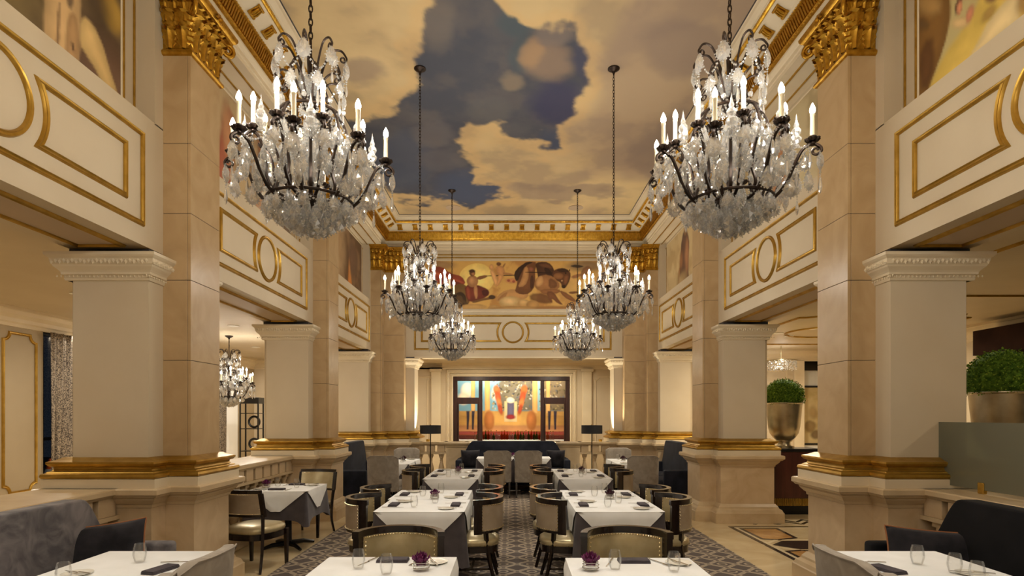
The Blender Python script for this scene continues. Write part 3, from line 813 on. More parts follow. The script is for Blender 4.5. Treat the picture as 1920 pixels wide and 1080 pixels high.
    for (pb, db) in ((p0, -1), (p1, 1)):
        row(LEAF1, 2, 4.94, 0, ap, pb, 0, db, .9)
        row(LEAF2, 2, 5.07, 0, ap, pb, 0, db, .9)
        row(LEAF1, 3, 5.17, 0, ap, pb + db * .02, 0, db, .7)
        put('volute', VOL, cp, mp(ap + .0, pb, 5.27), (0, 0, ang(.7, db * .7)))
        put('volute', VOL, cp, mp(ap + .0, (p0 + p1) / 2 + db * .06, 5.24), (0, 0, ang(.25, -db)), (.6, .6, .7))
        put('rosette', ROS, cp, mp(ap * .4, pb + db * .10, 5.38), (0, 0, ang(0, db)), (.7, .7, .7))
    put('rosette', ROS, cp, mp(ap + .11, (p0 + p1) / 2, 5.37), (0, 0, ang(1, 0)))
    return root

for s in (-1, 1):
    mp = lambda a, b, z, s=s: (-s * a, b, z)
    where = ('beside the window curtain', 'beside the chandelier of the curtained aisle') if s < 0 else ('beside the frosted glass screen', 'beside the boxwood cabinet')
    for i, yc in enumerate(PY[:2]):
        r_ = thing('pillar', 'square plastered pier with marble pilaster and gold base ' + where[i], 'pillar', (s * 3.2, yc, 0), 0, 'pillars along the hall')
        pillar(r_, mp, -.7, -.47, .47, .25, -.26, .26, -.05)
    r_ = thing('pillar', 'square plastered pier with marble pilaster and gold base in the corner by the back wall', 'pillar', (s * 3.2, PY[2], 0), 0, 'corner pillars')
    pillar(r_, mp, -.7, -.47, .22, .25, -.26, .22, -.05)
    # pilaster and pier of the back wall
    mpk = lambda a, b, z: (b, -a, z)
    r_ = thing('pillar', 'slim up-lit corner pier with marble pilaster framing the view to the bar', 'pillar', (s * 2.62, YB, 0), 0, 'piers of the back wall')
    b = (-.32, .33) if s > 0 else (-.33, .32)
    p = (-.12, .36) if s > 0 else (-.36, .12)
    pillar(r_, mpk, -.55, b[0], b[1], .25, p[0], p[1], -.125)
# ================================================================ BALUSTRADES
BAL = MB()
BAL.box(-.055, .055, -.055, .055, 0, .05); BAL.box(-.055, .055, -.055, .055, .51, .56)
BAL.lathe([(.045, .05), (.05, .06), (.04, .075), (.035, .09), (.05, .13), (.066, .19), (.068, .23), (.055, .30), (.036, .36), (.03, .40), (.038, .41), (.038, .425), (.03, .43), (.034, .46), (.048, .48), (.05, .5), (.045, .51)], n=14)
BAL = BAL.mesh('baluster', M['marble'], smooth=True)
def balustrade(root, Lg, dep, mp=None):
    "runs along local x from 0 to Lg, depth along y 0..dep (front at 0)"
    m = MB()
    m.sweep([(0, 0), (Lg, 0), (Lg, dep), (0, dep)], [(.0, .95), (.012, .955), (.02, .965), (.045, .98), (.05, .985), (.05, 1.02), (.04, 1.03)], ident)
    m.prism([(-.04, -.04), (Lg + .04, -.04), (Lg + .04, dep + .04), (-.04, dep + .04)], ident, 1.005, 1.03)
    put('rail', m.mesh('rail', M['marble']), root)
    put('string_course', boxes('string_course', 'marble', [(0, Lg, -.012, dep + .012, .765, .80)]), root)
    put('plinth', boxes('plinth', 'marble', [(0, Lg, -.03, dep + .03, 0, .19)], .012), root)
    n = max(1, round(Lg / .27)); st = Lg / n
    blk = boxes('block', 'marble2', [(-(st - .065) / 2, (st - .065) / 2, 0.0, dep, .80, .953)], .006)
    for k in range(n):
        put('block', blk, root, ((k + .5) * st, 0, 0))
        put('baluster', BAL, root, ((k + .5) * st, .09, .195), scale=(1, 1, 1.02))
    put('shadow_panel', boxes('shadow_panel', 'marble2', [(0, Lg, dep - .10, dep - .04, .19, .953)]), root)
# left side (front faces the hall: +x); local x runs along -y... use rotation
def side_balustrade(s, y0, y1, label):
    # front plane |x| = 3.42, depth outward .55
    if s < 0: r_ = thing('balustrade', label, 'balustrade', (-3.42, y0, 0), R(90))
    else: r_ = thing('balustrade', label, 'balustrade', (3.42, y1, 0), R(-90))
    balustrade(r_, y1 - y0, .55)
    return r_
side_balustrade(-1, 2.0, PY[0] - .53, 'cream stone balustrade behind the slate velvet banquette')
side_balustrade(-1, PY[0] + .53, PY[1] - .53, 'cream stone balustrade beside the small table with two chairs')
side_balustrade(-1, PY[1] + .53, PY[2] - .53, 'cream stone balustrade behind the far navy banquette, without glass')
side_balustrade(1, 2.0, PY[0] - .53, 'cream stone balustrade under the wide frosted glass screen')
side_balustrade(1, PY[1] + .53, PY[2] - .53, 'cream stone balustrade under the small far glass screen')
# back balustrade: two short baluster runs and a panelled middle with end piers
for s, (xa, xb) in ((-1, (-2.28, -1.56)), (1, (1.50, 2.22))):
    r_ = thing('balustrade', 'short stone balustrade behind a floor lamp in front of the bar', 'balustrade', (xa, 13.42, 0), 0, 'lamp balustrades')
    n = 3; Lg = xb - xa
    m = MB(); m.sweep([(0, 0), (Lg, 0), (Lg, .3), (0, .3)], [(.0, .95), (.02, .965), (.045, .98), (.05, .985), (.05, 1.02), (.04, 1.03)], ident)
    m.prism([(-.03, -.04), (Lg + .03, -.04), (Lg + .03, .34), (-.03, .34)], ident, 1.005, 1.03)
    put('rail', m.mesh('rail', M['marble']), r_)
    put('string_course', boxes('string_course', 'marble', [(0, Lg, 0, .24, .75, .80)]), r_)
    put('plinth', boxes('plinth', 'marble', [(0, Lg, -.02, .26, 0, .19)], .01), r_)
    blk = boxes('block', 'marble2', [(-.085, .085, 0.02, .22, .80, .953)], .005)
    for k in range(3):
        put('block', blk, r_, ((k + .5) * Lg / 3, 0, 0)); put('baluster', BAL, r_, ((k + .5) * Lg / 3, .12, .19))
r_ = thing('balustrade', 'panelled stone parapet behind the long navy banquette, below the bar', 'balustrade', (-1.56, 13.42, 0))
Lg = 3.06
for k, x0 in enumerate((0, Lg - .48)):
    m = MB(); m.sweep(rect(x0, x0 + .48, 0, .3), [(.04, 0), (.04, .2), (0, .22), (0, .9), (.012, .91), (.02, .95), (.05, .98), (.06, .985), (.06, 1.02), (.05, 1.03), (-.1, 1.03)], ident)
    put('end_pier', m.mesh('end_pier', M['marble'], bevel=0), r_)
put('parapet_wall', boxes('parapet_wall', 'marble2', [(.48, Lg - .48, .04, .26, 0, .97)]), r_)
put('rail', boxes('rail', 'marble', [(.42, Lg - .42, -.02, .32, .97, 1.03)], .012), r_)
# frosted screens
def screen(y0, y1, x, z0, z1, label, notch):
    r_ = thing('glass_screen', label, 'glass screen', (x, y0, 1.03))
    poly = [(0.0, .10), (0.0, z1 - z0), (y1 - y0, z1 - z0), (y1 - y0, .0), (.1, 0)] if not notch else [(0, 0), (y1 - y0 - .09, 0), (y1 - y0 - .09, .20), (y1 - y0, .20), (y1 - y0, z1 - z0), (0, z1 - z0)]
    if not notch: poly = rect(0, y1 - y0, 0, z1 - z0)
    put('pane', MB().prism(poly, lambda p, q, h: (h, p, q + .03), -.006, .006).mesh('pane', M['frost'], bevel=.002, seg=1), r_)
    for t in ((.25, .8) if notch else (.2,)):
        put('clip', MB().box(-.018, .018, (y1 - y0) * t - .03, (y1 - y0) * t + .03, 0, .09).mesh('clip', M['brass'], bevel=.008), r_)
    if notch:
        put('bracket', MB().box(-.02, .02, y1 - y0 - .02, y1 - y0 + .045, .40, .45).mesh('bracket', M['brass'], bevel=.004), r_)
    return r_
screen(2.4, 5.15, 3.62, 1.03, 1.56, 'wide frosted green glass screen on the balustrade before the large boxwood', True)
screen(PY[1] + .62, 11.2, 3.62, 1.03, 1.60, 'small far pane of frosted green glass on the balustrade', False)

# ================================================================ MURALS
def chaikin(P, n=2):
    for _ in range(n):
        Q = []
        for i in range(len(P)):
            a, b = P[i - 1], P[i]
            Q += [(a[0] * .75 + b[0] * .25, a[1] * .75 + b[1] * .25), (a[0] * .25 + b[0] * .75, a[1] * .25 + b[1] * .75)]
        P = Q
    return P
def shape_img(u, v, asp, base, shapes, seed, amp=.02):
    "shapes: ('p', poly, color, soft, alpha) or ('e', cx, cy, rx, ry, rot, color, soft, alpha) in (x = u*asp, y = v)"
    x = u * asp; y = v
    n1 = fbm(x * 3, y * 3, 5, seed); n2 = fbm(x * 9, y * 9, 4, seed + 9)
    dx = (fbm(x * 6, y * 6, 4, seed + 3) - .47) * amp * 2; dy = (fbm(x * 6 + 5, y * 6, 4, seed + 4) - .47) * amp * 2
    n3 = fbm(x * 5 + 3, y * 11, 4, seed + 13)
    img = np.zeros(u.shape + (3,)); img[:] = s2l(base[0])
    img = mixc(img, smooth(.38, .6, n1) * .7, base[1]); img = mixc(img, smooth(.5, .35, n1) * .5, base[2])
    for s_ in shapes:
        if s_[0] == 'p':
            d = sdf_poly(x + dx, y + dy, chaikin(s_[1], 1) if amp > .008 else s_[1]); c, sf, al = s_[2:5]
        else:
            _, cx_, cy_, rx, ry, rot, c, sf, al = s_
            ca, sa = math.cos(R(rot)), math.sin(R(rot))
            X = (x + dx - cx_) * ca + (y + dy - cy_) * sa; Y = -(x + dx - cx_) * sa + (y + dy - cy_) * ca
            d = (np.sqrt((X / rx) ** 2 + (Y / ry) ** 2) - 1) * min(rx, ry)
        rad = max(.02, float(-d.min()))
        sh = np.array(s2l(c)) * (0.74 + .34 * n2[..., None] + .30 * (smooth(0, -rad * .9, d) * (.6 + .8 * n3))[..., None])
        m = (smooth(sf, -sf, d) * al)[..., None]
        img = img * (1 - m) + sh * m
    return img
# mural over the back opening: a glowing sun, a seated driver and dark horses on clouds (x 0..4.06, y 0..1)
def zc_(P): return [(x * .002181 - .026, 1.2217 - y * .002158) for x, y in P]
def zp(P, c, sf=.012, al=1.0): return ('p', zc_(P), c, sf, al)
def ze(x, y, rx, ry, c, sf=.012, al=1.0, rot=0): return ('e', x * .002181 - .026, 1.2217 - y * .002158, rx * .002181, ry * .002158, rot, c, sf, al)
H_BACK = [ze(1650, 300, 300, 200, (224, 182, 110), .2, .8), ze(1640, 150, 160, 50, (130, 108, 82), .05, .8), ze(250, 140, 120, 40, (146, 116, 84), .05, .8),
    ze(590, 272, 172, 148, (250, 214, 118), .012), ze(590, 272, 150, 126, (255, 226, 136), .05, .6),
    zp([(120, 170), (250, 150), (330, 220), (450, 250), (490, 330), (400, 350), (200, 320), (120, 260)], (150, 70, 50)), zp([(180, 190), (300, 250), (460, 300), (480, 330), (300, 280), (170, 230)], (184, 92, 62), .02, .8), zp([(200, 280), (330, 270), (470, 330), (340, 330)], (104, 44, 36), .02, .8),
    ze(430, 440, 105, 115, (120, 90, 50)), ze(428, 480, 62, 80, (66, 48, 30)), ze(428, 490, 30, 52, (110, 84, 50)), zp([(380, 400), (520, 520), (500, 545), (370, 450)], (84, 62, 38), .015, .8),
    zp([(470, 330), (490, 480), (560, 500), (700, 450), (720, 395), (650, 350), (600, 335)], (116, 54, 38)), zp([(640, 380), (710, 385), (700, 440), (650, 440)], (76, 36, 28), .015, .9), zp([(485, 350), (520, 350), (540, 480), (500, 470)], (150, 74, 50), .015, .8),
    ze(550, 300, 56, 56, (172, 122, 78)), ze(540, 292, 24, 34, (200, 148, 98), .015, .8), zp([(590, 255), (690, 236), (692, 262), (600, 290)], (132, 88, 54)), zp([(558, 335), (600, 335), (602, 468), (574, 468)], (184, 132, 86)), ze(548, 217, 29, 36, (112, 72, 44)), ze(556, 226, 16, 20, (168, 116, 74), .008), ze(545, 198, 30, 16, (70, 44, 28)),
    zp([(690, 243), (985, 231), (985, 242), (690, 255)], (76, 48, 30), .006), zp([(540, 490), (700, 455), (760, 440), (770, 462), (640, 490), (560, 512)], (112, 78, 44)), ze(740, 452, 34, 20, (70, 50, 32)),
    ze(735, 160, 22, 28, (206, 152, 96)), zp([(715, 185), (765, 195), (805, 330), (775, 350), (740, 270)], (214, 162, 104)), zp([(782, 140), (850, 150), (872, 215), (836, 262), (785, 225)], (198, 142, 88)), ze(806, 130, 22, 17, (104, 68, 42)), zp([(840, 150), (866, 118), (872, 130), (850, 170)], (150, 104, 64)), zp([(800, 230), (852, 240), (815, 330), (768, 362), (790, 300)], (204, 148, 92)), zp([(850, 210), (940, 222), (940, 236), (850, 230)], (170, 120, 74)),
    ze(930, 292, 55, 24, (198, 122, 84), .03, .8), ze(900, 290, 14, 12, (150, 76, 56)), ze(950, 300, 14, 12, (160, 84, 62)),
    zp([(760, 490), (830, 402), (950, 370), (1080, 395), (1100, 450), (1000, 490), (850, 500)], (192, 142, 86)), zp([(780, 490), (850, 420), (900, 400), (860, 470)], (150, 104, 60), .02, .8),
    zp([(975, 360), (1000, 230), (1050, 120), (1120, 108), (1180, 112), (1155, 220), (1165, 330), (1110, 420), (1020, 430), (960, 400)], (118, 76, 44)), zp([(950, 220), (1010, 150), (1090, 108), (1150, 112), (1060, 150), (1020, 230), (990, 300), (968, 290)], (58, 38, 26)), zp([(1050, 170), (1085, 150), (1100, 250), (1060, 350), (985, 360), (1030, 280)], (186, 136, 84)), zp([(1110, 250), (1140, 240), (1150, 340), (1110, 390)], (74, 46, 30), .015, .9), ze(1120, 180, 22, 20, (150, 92, 70), .012, .8),
    zp([(1160, 130), (1200, 108), (1290, 110), (1340, 170), (1350, 250), (1290, 330), (1190, 300), (1178, 200)], (78, 50, 32)), zp([(1190, 130), (1290, 118), (1330, 180), (1280, 170), (1220, 160)], (110, 72, 46), .015, .9), zp([(1240, 160), (1300, 180), (1330, 250), (1280, 260)], (54, 34, 24), .015, .9),
    zp([(1145, 335), (1180, 250), (1290, 230), (1390, 300), (1395, 372), (1300, 402), (1190, 392)], (166, 116, 70)), zp([(1180, 260), (1230, 240), (1240, 320), (1190, 360), (1165, 330)], (206, 158, 102), .015, .9), zp([(1290, 260), (1370, 300), (1370, 360), (1290, 370)], (116, 76, 46), .02, .9),
    zp([(1315, 215), (1370, 178), (1440, 168), (1490, 190), (1508, 230), (1492, 300), (1452, 366), (1420, 362), (1408, 312), (1356, 285)], (98, 62, 38)), zp([(1360, 190), (1440, 172), (1490, 192), (1470, 210), (1400, 210)], (60, 40, 28), .01, .9), ze(1385, 248, 46, 30, (150, 102, 62), .012, .9), zp([(1430, 250), (1480, 230), (1480, 300), (1446, 340)], (132, 86, 52), .012, .9), ze(1436, 350, 20, 16, (58, 38, 26)), ze(1418, 292, 9, 8, (196, 150, 110), .006), ze(1455, 218, 8, 6, (30, 20, 16), .004), zp([(1486, 195), (1500, 172), (1500, 200)], (70, 46, 30), .005),
    zp([(1060, 205), (1330, 215), (1330, 224), (1060, 215)], (48, 32, 24), .005),
    zp([(1100, 420), (1260, 410), (1330, 500), (1300, 520), (1120, 495)], (104, 66, 38), .03, .85), zp([(1190, 378), (1395, 368), (1410, 410), (1250, 432)], (146, 98, 58)), zp([(1260, 395), (1340, 400), (1405, 500), (1436, 528), (1390, 522), (1315, 460), (1330, 510), (1305, 505)], (122, 78, 46)), zp([(1390, 378), (1480, 418), (1565, 492), (1532, 502), (1436, 450)], (136, 90, 54)), zp([(1480, 400), (1570, 395), (1580, 412), (1500, 425)], (120, 80, 50)),
    zp([(1495, 148), (1560, 135), (1640, 152), (1600, 165), (1540, 165)], (66, 54, 44)), zp([(1600, 260), (1610, 180), (1680, 140), (1720, 190), (1660, 230), (1620, 290)], (140, 98, 68), .02, .9), zp([(1500, 250), (1600, 220), (1620, 240), (1540, 275)], (150, 96, 66), .02, .9),
    ze(560, 548, 130, 30, (196, 154, 92)), ze(760, 565, 60, 36, (190, 148, 88)), ze(920, 505, 112, 62, (200, 160, 100)), ze(905, 490, 80, 38, (228, 192, 132), .03, .8), ze(1050, 515, 62, 42, (196, 152, 92)), ze(1045, 500, 44, 24, (216, 176, 116), .02, .7), ze(1135, 528, 62, 46, (182, 138, 80)), ze(1000, 570, 300, 30, (176, 134, 78)), ze(1400, 566, 260, 26, (160, 112, 62), .03), ze(1650, 540, 150, 40, (150, 110, 66), .06, .8)]
def mural(name, label, poly_w, poly_h, pos, base, shapes, seed, nu, nv, asp, amp=.02, parent_box=None):
    o = put(name, painted(name, nu, nv, pos, lambda u, v: shape_img(u, v, asp, base, shapes, seed, amp), M['paint']))
    return tag(o, label, 'mural')
mx0, mx1, mz0, mz1 = -2.24, 2.18, 4.10, 5.20
mural('mural', 'long golden mural of a driver and dark horses before a pale sun', 0, 0,
      lambda u, v: (mx0 + u * (mx1 - mx0), np.full(u.shape, YB - .006), mz0 + v * (mz1 - mz0)), ((206, 156, 84), (222, 178, 100), (170, 116, 62)), H_BACK, 31, 520, 130, 4.06, .009)
# murals of the side bays, u runs away from the camera (2.8 m x 1.2 m -> asp 2.33)
A = 2.33
SIDE = {
 (-1, 0): ('mural of a pale winged horse on a brown ground', ((96, 78, 56), (120, 98, 66), (70, 52, 38)),
   [('e', 2.25, .15, .4, .3, 0, (124, 92, 72), .15, .6), ('p', [(1.63, 1.0), (1.64, .1), (1.72, -.02), (1.88, -.02), (1.94, .14), (1.95, .45), (1.92, 1.0)], (200, 164, 114), .015, 1), ('p', [(1.80, .06), (1.83, .36), (1.90, .44), (1.94, .3), (1.93, .12), (1.88, .0)], (172, 134, 90), .015, .9), ('p', [(1.74, .1), (1.75, .4), (1.77, .4), (1.765, .08)], (96, 68, 48), .008, .8),
    ('p', [(1.80, .52), (1.85, .40), (1.89, .5), (1.88, .8), (1.8, .8)], (104, 84, 66), .015, .9), ('p', [(1.94, .26), (1.945, .42), (2.0, .47), (2.1, .45), (2.2, .30), (2.32, .08), (2.32, -.03), (2.22, .06), (2.07, .19), (1.99, .235)], (212, 178, 116), .012, 1), ('e', 1.875, .2, .012, .03, 20, (60, 40, 34), .006, .9),
    ('e', 2.24, .66, .12, .12, -20, (196, 156, 70), .04, .8), ('e', 2.1, .62, .14, .12, 0, (64, 50, 38), .08, .7), ('e', 1.2, .4, .4, .4, 0, (134, 116, 70), .2, .7)]),
 (-1, 1): ('mural of figures in faded red drapery on a pale ground', ((176, 150, 112), (196, 170, 128), (140, 112, 84)),
   [('p', [(.2, .0), (.5, .9), (.7, .8), (.6, .0)], (160, 84, 62), .04, .9), ('e', .55, .6, .12, .3, 10, (190, 140, 98), .04, .8), ('p', [(1.0, .0), (1.1, .7), (1.4, .8), (1.5, .0)], (168, 126, 96), .05, .8), ('e', 1.3, .82, .1, .12, 0, (140, 96, 66), .03, .9), ('p', [(1.7, .0), (1.8, .6), (2.1, .5), (2.2, .0)], (110, 92, 76), .05, .9)]),
 (-1, 2): ('mural of brown storm clouds with a small flame-coloured figure', ((120, 92, 66), (150, 120, 88), (84, 62, 46)),
   [('e', .8, .6, .5, .5, 0, (176, 146, 108), .15, .8), ('e', .6, .3, .4, .25, 0, (190, 160, 122), .08, .8), ('p', [(1.4, .0), (1.46, .5), (1.54, .6), (1.62, .3), (1.74, .0)], (206, 132, 66), .03, 1), ('e', 1.53, .42, .05, .2, 5, (214, 156, 96), .03, .9), ('e', 1.75, .6, .3, .3, 0, (104, 80, 66), .1, .8), ('e', .3, .6, .2, .4, 0, (90, 64, 46), .08, .8)]),
 (1, 0): ('mural of draped figures before a yellow cloud bank', ((186, 168, 112), (196, 180, 126), (160, 144, 100)),
   [('p', [(2.36, .02), (2.2, .18), (2.1, .28), (1.95, .33), (1.85, .38), (1.78, .46), (1.72, .55), (1.5, .6), (1.2, .5), (1.0, -.05), (2.36, -.05)], (218, 186, 92), .03, 1), ('p', [(2.36, 1.0), (2.36, .03), (2.28, .08), (2.14, .26), (2.05, .42), (2.03, .62), (2.06, 1.0)], (128, 92, 46), .012, 1), ('p', [(2.36, .4), (2.28, .1), (2.16, .28), (2.22, .5)], (88, 56, 32), .03, .8), ('p', [(2.36, .75), (2.14, .55), (2.1, .66), (2.3, .9)], (176, 140, 84), .03, .7), ('p', [(2.36, .62), (2.2, .52), (2.32, .7)], (84, 66, 44), .03, .7),
    ('e', 1.965, .52, .035, .05, 0, (92, 64, 44), .008, 1), ('e', 1.96, .505, .025, .042, 0, (206, 140, 100), .008, 1), ('e', 1.95, .40, .1, .035, 35, (208, 176, 122), .015, .9), ('e', 1.865, .40, .035, .05, 0, (196, 130, 96), .015, 1),
    ('p', [(1.9, .12), (1.8, .2), (1.72, .26), (1.6, .3), (1.5, .3), (1.5, .1), (1.7, .1)], (230, 206, 152), .015, .95), ('e', 1.68, .44, .07, .09, 0, (104, 62, 58), .02, 1), ('e', 1.6, .5, .08, .1, 0, (160, 116, 76), .02, .9), ('e', 1.42, .25, .1, .15, 0, (150, 110, 70), .03, .8), ('e', 1.72, .3, .05, .04, 0, (150, 116, 66), .02, .7)]),
 (1, 1): ('mural of a dark tree and draped figures on pale sky', ((190, 172, 132), (206, 190, 150), (160, 140, 104)),
   [('p', [(.0, .0), (.05, 1.0), (.35, 1.0), (.3, .0)], (84, 70, 58), .04, 1), ('p', [(.9, .0), (1.0, .7), (1.2, .8), (1.35, .0)], (176, 120, 82), .04, .9), ('e', 1.1, .85, .08, .1, 0, (150, 100, 70), .02, .9), ('p', [(1.6, .0), (1.7, .6), (1.95, .6), (2.0, .0)], (200, 168, 110), .04, .9)]),
 (1, 2): ('mural of a standing dark-cloaked figure on a pale ground', ((202, 178, 132), (214, 192, 146), (180, 152, 108)),
   [('p', [(.95, .0), (1.05, .3), (.97, .7), (1.15, .95), (1.4, .9), (1.55, .4), (1.5, .2), (1.35, .2), (1.3, .05)], (104, 78, 66), .03, 1), ('e', 1.2, .95, .09, .1, 0, (150, 116, 84), .02, 1), ('e', 1.12, .5, .12, .28, 0, (176, 128, 92), .04, .8), ('p', [(1.5, .0), (1.55, .2), (1.5, .4), (1.6, .4), (1.65, .0)], (160, 110, 66), .03, .9), ('e', 1.45, .5, .1, .15, 0, (170, 120, 80), .05, .6), ('e', 1.4, .15, .3, .15, 0, (172, 146, 104), .06, .8), ('e', .3, .5, .15, .3, 0, (190, 140, 110), .06, .7)]),
}
for (s, i), (lab, base, shp) in SIDE.items():
    c = BAYS[i]
    pos = (lambda u, v, s=s, c=c: (np.full(u.shape, s * 3.344), c - 1.375 + u * 2.75, 4.15 + v * 1.21))
    o = mural('mural', lab, 0, 0, pos, base, shp, 50 + i * 7 + s, 150, 64, A, .02)

# ================================================================ BAR behind the opening
bar = thing('bar_window', 'dark wooden bar front with two glazed side lights around the bright picture', 'bar front', (0, YE, 0))
def bm_(name, x0, x1, z0, z1, y0=-.02, y1=.12, mat='barwood', bevel=.008):
    return put(name, MB().box(x0, x1, y0, y1, z0, z1).mesh(name, M[mat], bevel=bevel), bar)
bm_('head', BX0, BX1, BZ1 - .12, BZ1)
xl1, xl2, xr1, xr2 = BX0 + .12, BX0 + .72, BX1 - .72, BX1 - .12
bm_('jamb', BX0, xl1, BZ0, BZ1 - .12); bm_('jamb', xr2, BX1, BZ0, BZ1 - .12)
bm_('mullion', xl2, xl2 + .10, BZ0, BZ1 - .12); bm_('mullion', xr1 - .10, xr1, BZ0, BZ1 - .12)
for (a, b) in ((xl1, xl2), (xr1, xr2)):
    bm_('transom', a, b, 1.96, 2.14)
    bm_('stile', a, a + .04, BZ0, 1.96, 0, .08); bm_('stile', b - .04, b, BZ0, 1.96, 0, .08)
    for (z0, z1) in ((2.14, BZ1 - .12), (BZ0 + .02, 1.96)):
        put('pane', MB().box(a, b, .04, .046, z0, z1).mesh('pane', M['glass']), bar)
# bar picture: plain stand-in of the same size and colours (columns, foliage, drapery)
def bar_rgb(u, v):
    asp = 2.25
    rng = random.Random(5)
    sh = [('p', [(0, .0), (asp, .0), (asp, .46), (0, .46)], (210, 160, 84), .01, 1), ('p', [(0, 0), (asp, 0), (asp, .22), (0, .22)], (206, 140, 92), .02, .8)]
    sh += [('e', .36, .80, .10, .12, 0, (240, 222, 194), .03, 1), ('e', .30, .66, .10, .10, 0, (236, 214, 180), .03, 1), ('e', .84, .74, .06, .10, 0, (236, 222, 196), .03, 1)]
    sh += [('p', [(.90, .46), (.90, .92), (1.0, 1.02), (1.50, 1.02), (1.50, .46)], (120, 112, 92), .03, 1), ('p', [(1.62, .46), (1.62, 1.02), (2.1, 1.02), (2.1, .46)], (128, 112, 84), .02, 1)]
    for k in range(220):   # foliage
        x_ = rng.uniform(.80, 1.50) if k < 140 else rng.uniform(1.62, 2.1)
        y_ = rng.uniform(.47, .99)
        sh.append(('e', x_, y_, .02, .012, rng.uniform(0, 180), rng.choice([(66, 62, 46), (110, 100, 62), (62, 62, 70), (176, 156, 104), (96, 104, 116), (206, 196, 176)]), .006, .9))
    for x_, w_ in ((.43, .07), (.665, .09), (1.485, .09), (1.72, .07)): sh.append(('p', [(x_, .42), (x_ + w_, .42), (x_ + w_, 1.02), (x_, 1.02)], (228, 176, 104), .006, 1))
    sh += [('e', .74, .30, .09, .17, 0, (190, 118, 58), .02, 1), ('e', 1.47, .30, .09, .17, 0, (190, 118, 58), .02, 1)]
    for x_, q in ((.90, 1), (1.31, -1)):   # orange drapery hung between the columns
        for j in range(4):
            sh.append(('e', x_ + q * .022 * j - .03 * q, .80 - .105 * j, .055 - .007 * j, .09, 14 * q, ((214, 104, 46), (190, 78, 36), (224, 126, 62), (176, 70, 36))[j], .015, .95))
    sh += [('p', [(1.0, .28), (1.0, .62), (1.22, .62), (1.22, .28)], (232, 206, 150), .008, 1), ('p', [(1.05, .34), (1.05, .60), (1.17, .60), (1.17, .34)], (98, 92, 116), .012, 1), ('e', 1.11, .64, .07, .05, 0, (238, 226, 200), .012, 1), ('e', 1.11, .36, .08, .04, 0, (150, 44, 44), .015, 1)]
    for x_ in (.36, .45, 1.76, 1.86): sh.append(('p', [(x_, .15), (x_ - .01, .46), (x_ + .045, .46), (x_ + .03, .15)], (40, 34, 56), .01, 1))
    sh += [('p', [(0, .06), (asp, .06), (asp, .12), (0, .12)], (150, 50, 36), .008, 1), ('p', [(0, -.1), (asp, -.1), (asp, .06), (0, .06)], (92, 26, 22), .008, 1)]
    return shape_img(u, v, asp, ((120, 170, 186), (150, 190, 196), (110, 160, 180)), sh, 77, .006)
o = put('bar_picture', painted('bar_picture', 330, 150, lambda u, v: (-2.0 + u * 3.88, np.full(u.shape, 17.39), 0.95 + v * 1.78), bar_rgb, M['paint']))
tag(o, 'brightly lit picture of columns, foliage and orange drapery behind the bar', 'picture')
put('picture_board', boxes('picture_board', 'barwood', [(-2.0, 1.88, 17.392, 17.4, .95, 2.73)]), o)
add_light('AREA', 'picture_lamp', (-.06, 16.9, 3.0), 60, (1.0, 0.9, 0.74), 3.2, rot=(R(24), 0, 0), size_y=.12)
sh_ = thing('bar_shelf', 'long bar counter with a pale edge under the bright picture', 'counter', (0, 16.95, 0))
put('counter', boxes('counter', 'red', [(-1.95, 1.83, -.18, .3, 0, .90)]), sh_)
put('counter_top', boxes('counter_top', 'white', [(-1.95, 1.83, -.22, .3, .90, .93)], .008), sh_)
bot = [MB().lathe([(0, 0), (.034, 0), (.036, .02), (.036, .13), (.028, .16), (.013, .18), (.012, .24), (.015, .245), (0, .245)], n=10).mesh('bottle', M[k], smooth=True) for k in ('clearb', 'amber', 'green')]
capm = MB().lathe([(0, .24), (.016, .24), (.016, .265), (0, .265)], n=8).mesh('cap', M['brass'])
rb = random.Random(3)
for k in range(30):
    o = put('bottle', rb.choice(bot), None, (-1.12 + k * 0.078, 16.98 + rb.uniform(-.05, .12), .93), scale=(1, 1, rb.uniform(.8, 1.05)))
    tag(o, 'small bottle in the row on the bar counter', 'bottle', 'bottles on the bar counter'); put('cap', capm, o)
# uplights on the balustrade ends
for s in (-1, 1):
    t = thing('uplight', 'small brass uplight on the rail end washing the corner pier', 'uplight', (s * 2.0, 13.6, 1.035), 0, 'corner uplights')
    put('housing', MB().lathe([(0, 0), (.04, 0), (.045, .05), (.038, .052), (.034, .03), (0, .03)], n=14).mesh('housing', M['brass'], smooth=True), t)
    put('lens', MB().lathe([(0, .032), (.033, .032), (.033, .036), (0, .036)], n=14).mesh('lens', M['lamp']), t)
    add_light('SPOT', 'uplight_lamp', (0, 0, .06), 190, (1.0, .9, .7), .03, t, (R(180), R(s * 16), 0), 80, .8)

